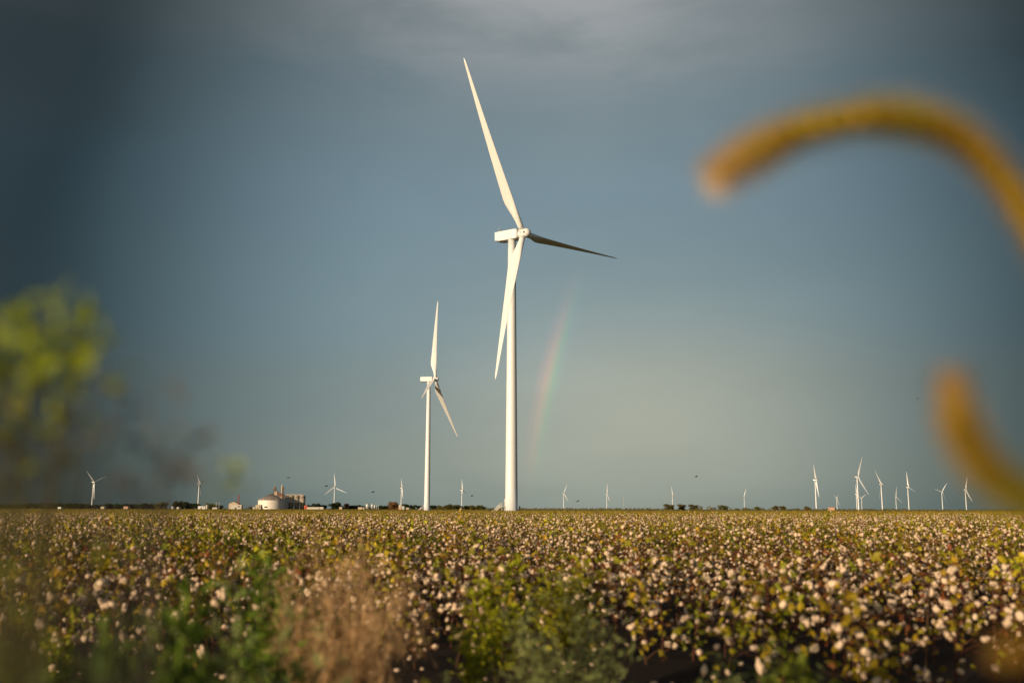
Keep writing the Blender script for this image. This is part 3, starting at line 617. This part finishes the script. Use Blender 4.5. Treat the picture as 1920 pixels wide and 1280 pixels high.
def cotton(kind, seed, far=False):
    """returns stem MB, leaf MB, list of boll transforms"""
    q = random.Random(seed); H = q.uniform(.58, .74); st = MB(); lf = MB(); bl = []
    pts = [Vector((0, 0, -.02))]
    for k in range(1, 6): pts.append(Vector((pts[-1].x + q.uniform(-.025, .025), pts[-1].y + q.uniform(-.025, .025), H*k/5)))
    st.tube(pts, [.008, .007, .006, .005, .004, .002], 4 if far else 5)
    nb = {'bare': 13, 'leafy': 7, 'yellow': 9, 'green': 3}[kind]; nl = {'bare': 18, 'leafy': 54, 'yellow': 42, 'green': 56}[kind]
    mix = {'bare': (.2, .25), 'leafy': (.72, .2), 'yellow': (.22, .6), 'green': (.42, .42)}[kind]
    ang = q.uniform(0, 6.28); tips = []
    for k in range(nb + 3):
        ang += 2.4 + q.uniform(-.4, .4); f = .1 + .88*(k + q.random()*.8)/(nb + 3); p = pts[0].lerp(pts[5], 0); i = min(4, int(f*5)); p = pts[i].lerp(pts[i+1], f*5 - i)
        ln = q.uniform(.08, .27)*(1.15 - f*.55); d = Vector((math.cos(ang), math.sin(ang), q.uniform(.1, .6)))
        e = p + d.normalized()*ln; mid = p.lerp(e, .5) + Vector((0, 0, .012)); st.tube([p, mid, e], [.004, .003, .002], 3 if far else 4); tips.append((e, mid, d))
    if far and kind != 'green': nb = int(nb*1.35)
    for k in range(nb):
        e, mid, d = tips[k % len(tips)] if q.random() < .8 else (tips[q.randrange(len(tips))][1], 0, d)
        s = q.uniform(.45, .9); drop = q.uniform(.9, 2.2) if q.random() < .3 else 1
        bl.append((Matrix.Translation(e) @ Euler((q.uniform(-1.1, 1.1), q.uniform(-1.1, 1.1), q.uniform(0, 6.28))).to_matrix().to_4x4() @ Matrix.Diagonal((s, s, s*drop, 1)), q.randrange(4)))
    for k in range(nl):
        e, mid, d = tips[q.randrange(len(tips))]; p = mid.lerp(e, q.uniform(-.6, 1.1)); a = q.uniform(0, 6.28)
        dd = Vector((math.cos(a), math.sin(a), q.uniform(-1.1, .3))); p = p + dd*q.uniform(.02, .09) + Vector((0, 0, q.uniform(-.02, .09)))
        r_ = q.random(); mi = 0 if r_ < mix[0] else (1 if r_ < mix[0]+mix[1] else 2); sz = q.uniform(.035, .07)*(.75 if mi == 2 else 1)
        lf.palm(p, dd, Vector((q.uniform(-1, 1), q.uniform(-1, 1), q.uniform(.1, .8))), sz, mi)
    return st, lf, bl
LM = [MT['leafg'], MT['leafy'], MT['leafb']]
KINDS = [('bare', 1, 'nearly bare brown cotton plant crowded with open white bolls in the near rows'), ('leafy', 2, 'green leafy cotton plant with scattered open white bolls in the near rows'),
         ('yellow', 3, 'yellowing cotton plant with open white bolls in the near rows'), ('bare', 4, 'nearly bare brown cotton plant crowded with open white bolls in the near rows'),
         ('yellow', 5, 'yellowing cotton plant with open white bolls in the near rows'), ('bare', 6, 'nearly bare brown cotton plant crowded with open white bolls in the near rows'), ('leafy', 7, 'green leafy cotton plant with scattered open white bolls in the near rows')]
PROTO = []
for kind, sd, lab in KINDS:
    st, lf, bl = cotton(kind, sd); PROTO.append((st.mesh('stem', [MT['stem']]), lf.mesh('leaves', LM), bl, lab))
# where plants stand
def edge(x):                                                     # where the crop begins: nearer on the right and far left
    return 7.3 - 2.6*(1/(1+math.exp(-(x-1.5)*2.2))) - 1.2*(1/(1+math.exp((x+2.2)*2.2))) + .35*math.sin(x*3.1)
pos = []
def zone(y0, y1, dens, kinds):
    n_ = 0; 
    area = .575*(y1*y1 - y0*y0) + 5*(y1-y0); k = int(area*dens*1.0)
    y = np.sqrt(rng.uniform(y0*y0, y1*y1, k)); x = rng.uniform(-1, 1, k)*(.575*y + 2.2)
    for a, b in zip(x, y): pos.append((a, b, rng.choice(kinds)))
def rows(y0, y1):                                               # drilled rows, 0.9 m apart, running away to the right
    ca, sa = math.cos(R(38)), math.sin(R(38)); ext = 75
    for r_ in np.arange(-ext, ext, .92):
        s = -ext + rng.uniform(0, .3)
        while s < ext:
            s += rng.uniform(.17, .38); u = r_ + rng.normal(0, .06)
            x, y = s*ca - u*sa, s*sa + u*ca
            if y0 < y < y1 and abs(x) < .575*y + 2.4 and y > edge(x): 
                pos.append((x, y, 0))
rows(4.0, 34.0)
pos.sort(key=lambda p: p[0]**2 + p[1]**2)
NEAR = [p for p in pos if abs(p[0]) < .535*p[1] + .25][:300]; ns = set(NEAR); REST = [p for p in pos if p not in ns]
GC = 'cotton plants in the near rows'
def patch(x, y):                                                # slow drift in what the plants look like
    return math.sin(x*.55 + y*.21 + 1.0) + math.sin(x*.23 - y*.37 + 2) + .9*math.sin(x*1.3 + y*.9)
def pick(x, y):
    v = patch(x, y) + rnd.gauss(0, .8)
    return rnd.choice((1, 6)) if v > 1.35 else (rnd.choice((2, 4)) if v > .3 else rnd.choice((0, 3, 5)))
made = {}
for x, y, _ in NEAR:
    k = pick(x, y)
    if k not in made:
        stm, lfm, bl, lab = PROTO[k]; b = empty('cotton_plant'); tag(b, lab, 'cotton plant', GC); link('stem', stm, b); link('leaves', lfm, b)
        for mtx, bi in bl: o = link('cotton_boll', BOLLS[bi], b); o.matrix_local = mtx
        made[k] = b
    else: b = copy_tree(made[k])
    b.location = (x, y, gh(x, y)*0); b.rotation_euler = (rnd.uniform(-.08, .08), rnd.uniform(-.08, .08), rnd.uniform(0, 6.28)); s = rnd.uniform(.74, 1.18); b.scale = (s, s, s)
# the rest of the crop, one mass
src = bpy.data.collections.new('cotton_field_sources')
def joined(kind, seed, nscale=1.0):
    st, lf, bl = cotton(kind, seed, True); m = MB()
    m.v = list(st.v); m.f = list(st.f); m.m = [3]*len(st.f); m.sm = list(st.sm); m.add(lf.v, lf.f); m.m[len(st.f):] = lf.m
    for mtx, bi in bl:
        b_ = BLO[bi]; o = len(m.v); m.v.extend([tuple(mtx @ Vector(v)) for v in b_.v]); m.f.extend([tuple(o+i for i in f) for f in b_.f]); m.m.extend([4+x for x in b_.m]); m.sm.extend(b_.sm)
    o = bpy.data.objects.new('cotton_source', m.mesh('cotton_source', LM + [MT['stem'], MT['lint'], MT['bur']])); src.objects.link(o); return o
SK = ['bare', 'leafy', 'yellow', 'bare', 'yellow', 'bare', 'leafy', 'green', 'green', 'green']
for i, k in enumerate(SK): 
    o = joined(k, 100 + i); o.name = 'cotton_source_%02d' % i
pts = [(x, y, pick(x, y)) for x, y, _ in REST]
pos = []; zone(34, 62, 2.3, [0]); pts += [(x, y, pick(x, y)) for x, y, _ in pos]
pos = []; zone(62, 95, 1.4, [0]); pts += [(x, y, rnd.choice((7, 8, 9)) if rnd.random() < (y-58)/45 else pick(x, y)) for x, y, _ in pos]
pos = []; zone(95, 320, .30, [7, 8, 9]); zone(320, 1450, .012, [7, 8, 9]); zone(1450, 4200, .0009, [7, 8, 9]); pts += pos
P = np.array([(p[0], p[1], 0) for p in pts], dtype=np.float32); I = np.array([p[2] for p in pts], dtype=np.int32)
me = bpy.data.meshes.new('cotton_field'); me.vertices.add(len(P)); me.vertices.foreach_set('co', P.ravel())
a = me.attributes.new('idx', 'INT', 'POINT'); a.data.foreach_set('value', I)
rot = np.stack([rng.uniform(-.1, .1, len(P)), rng.uniform(-.1, .1, len(P)), rng.uniform(0, 6.28, len(P))], 1).astype(np.float32)
a = me.attributes.new('rot', 'FLOAT_VECTOR', 'POINT'); a.data.foreach_set('vector', rot.ravel())
sc = rng.uniform(.72, 1.18, len(P)).astype(np.float32); sc *= np.where(rng.uniform(size=len(P)) < .02, 1.22, 1).astype(np.float32)
a = me.attributes.new('scl', 'FLOAT', 'POINT'); a.data.foreach_set('value', sc); me.update()
fo = link('cotton_field', me); tag(fo, kind='stuff')
gn = bpy.data.node_groups.new('cotton_scatter', 'GeometryNodeTree'); gn.interface.new_socket('Geometry', in_out='INPUT', socket_type='NodeSocketGeometry'); gn.interface.new_socket('Geometry', in_out='OUTPUT', socket_type='NodeSocketGeometry')
gi = gn.nodes.new('NodeGroupInput'); go = gn.nodes.new('NodeGroupOutput'); ci = gn.nodes.new('GeometryNodeCollectionInfo'); ci.inputs[0].default_value = src; ci.inputs['Separate Children'].default_value = True; ci.inputs['Reset Children'].default_value = True
ip = gn.nodes.new('GeometryNodeInstanceOnPoints'); ip.inputs['Pick Instance'].default_value = True
def na_(name, ty): n_ = gn.nodes.new('GeometryNodeInputNamedAttribute'); n_.data_type = ty; n_.inputs[0].default_value = name; return n_.outputs[0]
gl = gn.links; gl.new(gi.outputs[0], ip.inputs['Points']); gl.new(ci.outputs[0], ip.inputs['Instance']); gl.new(na_('idx', 'INT'), ip.inputs['Instance Index']); gl.new(na_('scl', 'FLOAT'), ip.inputs['Scale'])
e2r = gn.nodes.new('FunctionNodeEulerToRotation'); gl.new(na_('rot', 'FLOAT_VECTOR'), e2r.inputs[0]); gl.new(e2r.outputs[0], ip.inputs['Rotation']); gl.new(ip.outputs[0], go.inputs[0])
md = fo.modifiers.new('scatter', 'NODES'); md.node_group = gn

# ------------------------------------------------------------------ foreground weeds
def weed_parts(q, H, spread, nst, leaf_ln, leaf_w, dens, mi_leaf, name_st='stalk', twist=1.0, droop=.0, base_clear=.12):
    st = MB(); lf = MB()
    for s in range(nst):
        a = q.uniform(0, 6.28); rd = spread*math.sqrt(q.random()); h_ = H*q.uniform(.68, 1.0)*(1 - .25*(rd/spread)); p0 = Vector((.06*rd*math.cos(a), .06*rd*math.sin(a), 0)); tip = Vector((rd*math.cos(a), rd*math.sin(a), h_))
        ctl = Vector((rd*.35*math.cos(a), rd*.35*math.sin(a), h_*.6)); pts = [p0*(1-t)**2 + ctl*2*t*(1-t) + tip*t*t + Vector((q.uniform(-.01, .01), q.uniform(-.01, .01), 0)) for t in [i/7 for i in range(8)]]
        st.tube(pts, [.005 - .0035*i/7 for i in range(8)], 4)
        nn = int(dens*h_)
        for k in range(nn):
            f = base_clear + (1-base_clear)*(k + q.random())/nn; i = min(6, int(f*7)); p = pts[i].lerp(pts[i+1], f*7-i); b = q.uniform(0, 6.28); d = Vector((math.cos(b), math.sin(b), q.uniform(.1, 1.0) - droop)).normalized(); bl = q.uniform(.05, .16)*(1.1-f*.6)*(H+.3); e = p + d*bl
            st.tube([p, e], [.002, .001], 3)
            for j in range(int(5 + 6*(1-f))):
                t = q.uniform(.15, 1.05); c = q.uniform(0, 6.28); ld = (d + Vector((math.cos(c), math.sin(c), q.uniform(-.4, .8)))*.9); lf.leaf(p.lerp(e, t), ld, Vector((q.uniform(-1, 1), q.uniform(-1, 1), 1)), leaf_ln*q.uniform(.6, 1.3), leaf_w*q.uniform(.7, 1.2))
    return st, lf
WP = {}
def weed(px, top, d, kind, label, cat='weed', spread=None, seed=0, group='green weeds at the field edge', name='weed'):
    q = random.Random(seed*13 + 5); x = gx(px, d); H = gz(px, top, d)
    if kind not in WP:
        prm = {'feather': (1.0, .34, 18, .046, .0075, 20, 'weedl'), 'leafy': (1.0, .32, 15, .062, .024, 24, 'weedg'), 'yellow': (1.0, .28, 11, .055, .022, 20, 'weedy'), 'deep': (1.0, .32, 14, .07, .024, 20, 'weedd')}[kind]
        WP[kind] = []
        for v in range(3):
            st, lf = weed_parts(random.Random(hash(prm[6]) % 7 + v*31 + len(kind)), *prm[:6], 0); WP[kind].append((st.mesh('stalk', [MT['weeds']]), lf.mesh('foliage', [MT[prm[6]]])))
    sm_, lm_ = WP[kind][seed % 3]; b = empty(name, (x, d, 0), q.uniform(0, 6.28)); tag(b, label, cat, group); link('stalk', sm_, b); link('foliage', lm_, b)
    sx = (spread or .34)/.33; b.scale = (sx, sx, H/1.0); return b
W = [  # px, top, dist, kind, spread, label
    (1012, 1090, 4.35, 'feather', .33, 'pale green feathery weed left of centre of the bottom edge, standing over bare soil'),
    (1085, 1060, 4.55, 'feather', .26, 'tall pale feathery weed just right of the bottom centre, among cotton bolls'),
    (935, 1000, 6.6, 'yellow', .42, 'yellow green weed glowing in the cotton above the feathery weed'),
    (1060, 1008, 7.4, 'yellow', .42, 'wide yellow green weed behind the pale feathery weed'),
    (900, 1120, 5.4, 'yellow', .20, 'small yellow green weed left of the pale feathery weed'),
    (860, 1245, 4.2, 'feather', .16, 'short yellowish feathery tuft at the bottom between brown bush and pale weed'),
    (800, 1245, 3.6, 'yellow', .10, 'small yellow green sprig at the bottom, right of the brown bush'),
    (1190, 1235, 3.4, 'leafy', .24, 'low green weed at the bottom edge right of the pale feathery weed'),
    (1420, 1170, 4.2, 'feather', .28, 'feathery green weed at the bottom right, in front of large white bolls'),
    (1500, 1190, 3.6, 'leafy', .26, 'dark leafy weed at the bottom right beside a feathery one'),
    (1330, 1240, 3.2, 'feather', .20, 'low feathery weed at the bottom edge right of the bare soil'),
    (1640, 1260, 2.8, 'leafy', .18, 'low dark leafy weed at the bottom right corner side'),
    (525, 1010, 4.4, 'leafy', .30, 'leafy green weed left of the brown bush, reaching the middle of the field'),
    (590, 1200, 2.6, 'feather', .26, 'feathery weed at the left foot of the brown bush'),
    (430, 985, 2.4, 'feather', .28, 'tall feathery weed left of the brown bush, blurred and dark green'),
    (330, 1030, 2.4, 'leafy', .26, 'blurred leafy weed at lower left, right of the dark corner'),
    (470, 1130, 2.5, 'leafy', .24, 'blurred green weed low beside the tall feathery one at left'),
    (610, 1190, 2.6, 'yellow', .18, 'yellow green weed in front of the brown bush at its lower left'),
    (200, 1095, 2.2, 'leafy', .26, 'blurred dark green weed near the lower left corner'),
    (90, 1020, 2.0, 'leafy', .28, 'blurred dark weed at the left edge under the tall yellow green weed'),
    (300, 1190, 1.9, 'leafy', .22, 'very blurred low green weed at the bottom left'),
    (60, 1180, 1.7, 'leafy', .24, 'very blurred dark weed in the bottom left corner'),
    (440, 1220, 2.0, 'feather', .20, 'very blurred feathery weed at the bottom left of the brown bush'),
    (180, 1230, 1.6, 'yellow', .14, 'very blurred yellow green tuft at the bottom left edge'),
    (15, 1010, 1.35, 'deep', .22, 'very blurred deep green weed at the left edge just under the horizon'),
    (120, 1070, 1.4, 'deep', .20, 'very blurred deep green weed in the lower left, second from the left edge'),
    (235, 1105, 1.5, 'deep', .20, 'very blurred deep green weed in the lower left between two yellow green tufts'),
    (350, 1150, 1.6, 'deep', .18, 'very blurred low deep green weed left of the feathery tuft'),
    (55, 1150, 1.2, 'deep', .18, 'nearest deep green weed, filling the bottom left corner'),
    (680, 1255, 2.8, 'leafy', .16, 'small green weed under the brown bush at the bottom edge'),
]
for i, (px, top, d, kind, sp, lab) in enumerate(W): weed(px, top, d, kind, lab, spread=sp, seed=i)
# lint that has dropped on the soil
q = random.Random(8); m = MB(); V, F = ICO1
for k in range(420):
    y = q.uniform(4.2, 9.5); x = q.uniform(-.55, .55)*y
    if y > edge(x) + .8: continue
    s = q.uniform(.006, .024); m.add([Vector((x, y, .03 + s*.4)) + Vector((v.x*s*q.uniform(.8, 1.3), v.y*s*q.uniform(.8, 1.4), v.z*s*.6)) for v in V], F, 0, True)
tag(m.build('fallen_lint', MT['lint']), kind='stuff')
# dry brown bush
q = random.Random(3); bd = 4.4; b = empty('dry_bush', (gx(650, bd), bd, 0)); tag(b, 'round brown dry bush of fine tangled twigs at the bottom, left of centre', 'dry bush')
tw = MB(); bh = gz(650, 1040, bd)
for s in range(95):
    a = q.uniform(0, 6.28); sp = q.uniform(.05, .62); p = Vector((0, 0, .05)); d = Vector((sp*math.cos(a)*1.4, sp*math.sin(a)*1.4, 1)).normalized(); pts = [p]; ln = bh*q.uniform(.9, 1.22)*(1 - .5*(sp/.62)**2)
    for k in range(6): d = (d + Vector((q.gauss(0, .26), q.gauss(0, .26), q.gauss(0, .15)))).normalized(); pts.append(pts[-1] + d*ln/6)
    tw.tube(pts, [.004, .0035, .003, .0025, .002, .0015, .001], 3)
    for k in range(40):
        i = q.randrange(1, 6); p0 = pts[i].lerp(pts[i+1], q.random()); d2 = Vector((q.gauss(0, 1), q.gauss(0, 1), q.gauss(.35, .8))).normalized(); e = p0 + d2*q.uniform(.05, .15); tw.tube([p0, e], [.0018, .0009], 3)
        for j in range(5): c = p0.lerp(e, q.uniform(.3, 1)); tw.leaf(c, Vector((q.gauss(0, 1), q.gauss(0, 1), q.gauss(.2, 1))), Vector((0, .3, 1)), q.uniform(.02, .05), .0035)
b.scale = (.6, .6, 1)
tw.build('twigs', MT['dry'], b)
hs = MB()
for s in range(26): 
    a = q.uniform(0, 6.28); z = bh*q.uniform(.35, .98); r_ = .3*q.uniform(.4, 1); c = Vector((r_*math.cos(a), r_*math.sin(a), z)); V, F = ICO0; hs.add([c + v*.009 for v in V], F)
hs.build('seed_heads', MT['dry'], b)

# very near, far out of focus: foxtail grass on the right
def foxtail(path, d, label, rad=.0065, bristle=.011, end=None, seed=1, nb=3600, gt=.42, mats=('fox', 'foxb')):
    q = random.Random(seed); P_ = [at(px, py, d + dz) for px, py, dz in path]
    # smooth the path
    def cr(t):
        n_ = len(P_)-1; i = min(n_-1, int(t*n_)); u = t*n_ - i; p0, p1, p2, p3 = P_[max(0, i-1)], P_[i], P_[i+1], P_[min(n_, i+2)]
        return .5*((2*p1) + (p2-p0)*u + (2*p0-5*p1+4*p2-p3)*u*u + (3*p1-p0-3*p2+p3)*u**3)
    pts = [cr(k/60) for k in range(61)]; foot = end if end is not None else Vector((pts[-1].x + .05, pts[-1].y + .05, 0))
    b = empty('foxtail_grass', foot); tag(b, label, 'grass stalk', 'foxtail grass close to the camera'); o = foot
    def hue(t): return 1 if q.random() < .15 + .8*math.exp(-((t - gt)/.2)**2) else (2 if q.random() < .9 - 4*t else 0)
    sh = MB(); prof = [rad*min(1, .45 + k/9, 1.15 - .3*k/60)*(1 + .32*math.sin(k*2.1)) for k in range(61)]
    sh.tube([p-o for p in pts], prof, 10, 0)
    for k in range(900):                                                   # husks
        t = q.random(); i = min(59, int(t*60)); p = pts[i].lerp(pts[i+1], t*60-i) - o; tg = (pts[i+1]-pts[i]).normalized(); a = Vector((q.gauss(0,1), q.gauss(0,1), q.gauss(0,1))); a = (a - tg*a.dot(tg)).normalized(); c = p + a*prof[i]*.95; V, F = ICO0
        qm = tg.to_track_quat('Z', 'Y').to_matrix(); sh.add([c + qm @ Vector((v.x*.0018, v.y*.0018, v.z*.0034)) for v in V], F, hue(t))
    hd = sh.build('seed_head', [MT[mats[0]], MT['foxg'], MT['foxp'] if mats[0] == 'fox' else MT['foxk']], b)
    br = MB()
    for k in range(nb):
        t = q.random(); i = min(59, int(t*60)); p = pts[i].lerp(pts[i+1], t*60-i) - o; tg = (pts[i]-pts[i+1]).normalized(); a = Vector((q.gauss(0,1), q.gauss(0,1), q.gauss(0,1))); a = (a - tg*a.dot(tg)).normalized(); sd = tg.cross(a)
        c = p + a*prof[i]*.8; e = c + (a + tg*q.uniform(.2, .7)).normalized()*bristle*q.uniform(.6, 1.15); br.add([c - sd*.00028, c + sd*.00028, e], [(0, 1, 2)], hue(t))
    br.build('bristles', [MT[mats[1]], MT['foxg'], MT['foxp'] if mats[0] == 'fox' else MT['foxk']], hd)
    stl = MB(); m0 = pts[-1] - o; dirn = (pts[-1]-pts[-4]).normalized(); c1 = m0 + dirn*.16; sp = [m0*(1-t)**2 + c1*2*t*(1-t) + Vector((0,0,0))*t*t for t in [i/12 for i in range(13)]]
    stl.tube(sp, [.0018 + .0009*i/12 for i in range(13)], 6); stl.build('stem', MT['foxs'], b)
    lf = MB()
    for k in range(3):
        z = .12 + .16*k; base_ = sp[12 - min(11, int(z/ max(.2, m0.z)*12))]; a = q.uniform(-.6, 1.4); dd = Vector((math.cos(a), math.sin(a), 0)); pr = None
        for j in range(8):
            t = j/7; c = base_ + dd*.26*t + Vector((0, 0, .16*t - .22*t*t)); w_ = .006*(1 - t)**.6 + .0004; sd = Vector((-dd.y, dd.x, 0)); cur = (c - sd*w_, c + sd*w_)
            if pr: lf.add([pr[0], pr[1], cur[1], cur[0]], [(0, 1, 2, 3)])
            pr = cur
    lf.build('blade_leaf', MT['weedg'], b)
foxtail([(1342, 330, -.02), (1400, 294, -.01), (1470, 258, 0), (1550, 232, 0), (1640, 220, 0), (1730, 229, .01), (1810, 265, .02), (1875, 330, .03), (1930, 415, .04), (1985, 520, .05)], .78, 'long arching orange and yellow green foxtail head, very blurred at the upper right', .0098, .022, None, 1, 8000)
foxtail([(1785, 705, 0), (1792, 765, 0), (1812, 825, .01), (1850, 880, .02), (1905, 925, .03), (1975, 960, .04)], .66, 'shorter orange foxtail head curving up at the right edge, very blurred', .0065, .017, None, 2, 5200, .8)
foxtail([(1868, 1232, 0), (1900, 1218, 0), (1940, 1220, .01), (1990, 1246, .02)], .62, 'brown foxtail head at the bottom right corner, very blurred', .0045, .010, None, 3, 1500, 9.0, ('foxk', 'foxk'))

# very near on the left: tall yellow green weed and dry stalks
def tall_weed(px0, d0, tips, label, leafm, name, cat, seed, leaf_ln=.03, leaf_w=.018, nleaf=14, stalkm='weeds', r_=.0026, group=None, cl=.03):
    q = random.Random(seed); foot = Vector((gx(px0, d0), d0, 0)); b = empty(name, foot); tag(b, label, cat, group); st = MB(); lf = MB()
    for px, py, d, dens in tips:
        e = at(px, py, d) - foot; c = Vector((e.x*.25, e.y*.25, e.z*.62)); pts = [c*2*t*(1-t) + e*t*t for t in [i/10 for i in range(11)]]; st.tube(pts, [r_*(1.15 - .75*i/10) for i in range(11)], 5)
        for k in range(int(nleaf*dens)):
            off = Vector((q.gauss(0, 1), q.gauss(0, 1), q.gauss(0, 1)))*cl*.6; lf.leaf(e + off, Vector((q.gauss(0, 1), q.gauss(0, 1), q.gauss(.2, .8))), Vector((q.gauss(-.5, .6), q.gauss(-.8, .6), q.gauss(.4, .5))), leaf_ln*q.uniform(.6, 1.2), leaf_w*q.uniform(.7, 1.2))
        for k in range(int(5*dens)):
            t = q.uniform(.45, .95); i = int(t*10); p = pts[i]; dd = Vector((q.gauss(0, 1), q.gauss(0, 1), .5)).normalized(); st.tube([p, p + dd*.04], [.0012, .0006], 3)
            for j in range(2): lf.leaf(p + dd*.04, dd + Vector((q.gauss(0, .5), q.gauss(0, .5), 0)), Vector((0, -.5, 1)), leaf_ln*.8, leaf_w*.7)
    st.build('stalk', MT[stalkm], b); lf.build('foliage', MT[leafm], b); return b
tall_weed(40, .98, [(60, 608, .95, .9), (140, 602, .92, .5), (140, 652, .95, 1.1), (70, 668, .98, .5), (5, 630, 1.0, .5), (150, 690, .92, .6), (95, 690, 1.0, .5), (15, 712, 1.0, .8), (-25, 660, 1.0, .9), (190, 660, .9, .15), (110, 750, 1.02, .4), (40, 755, 1.05, .5)],
          'tall yellow green weed at the left edge, very blurred against the dark sky', 'weedt', 'tall_weed', 'weed', 21)
tall_weed(20, 1.12, [(40, 720, 1.1, 1.0), (110, 760, 1.12, .7), (-15, 760, 1.1, 1.2), (60, 800, 1.15, .8), (5, 830, 1.12, 1.0), (95, 850, 1.1, .5), (150, 870, 1.15, .3), (45, 880, 1.15, .6), (-10, 900, 1.1, 1.0)],
          'dark leafy stalks under the tall yellow green weed at the left edge', 'weedk', 'tall_weed', 'weed', 22, .028, .013, 8)
for i, (px0, tips, lab) in enumerate(((150, [(92, 800, 1.0, 1.3), (215, 700, .95, .5), (205, 800, .98, .9), (190, 880, 1.0, .7), (170, 760, 1.0, .3)], 'brown dry stalk with dark seed tufts right of the tall yellow green weed'),
      (250, [(318, 780, .95, .8), (300, 860, .96, 1.1), (312, 900, .98, .8), (250, 850, .97, .6), (270, 900, 1.0, .8), (335, 870, 1.0, .4), (220, 900, 1.0, .6)], 'thin greyish dry stalk, rightmost of the blurred left edge plants'))):
    tall_weed(px0, 1.02, tips, lab, 'drystalk', 'dry_stalk', 'dry stalk', 31 + i, .022, .008, 11, 'drystalk', .0022, None, .034)
tall_weed(415, 1.3, [(415, 890, 1.25, .5), (425, 915, 1.3, .4), (460, 915, 1.3, .15)], 'lone faint green sprig, blurred left of the white gabled barn', 'weedl', 'sprig', 'weed', 41, .026, .011, 16, 'weeds', .0014, None, .022)
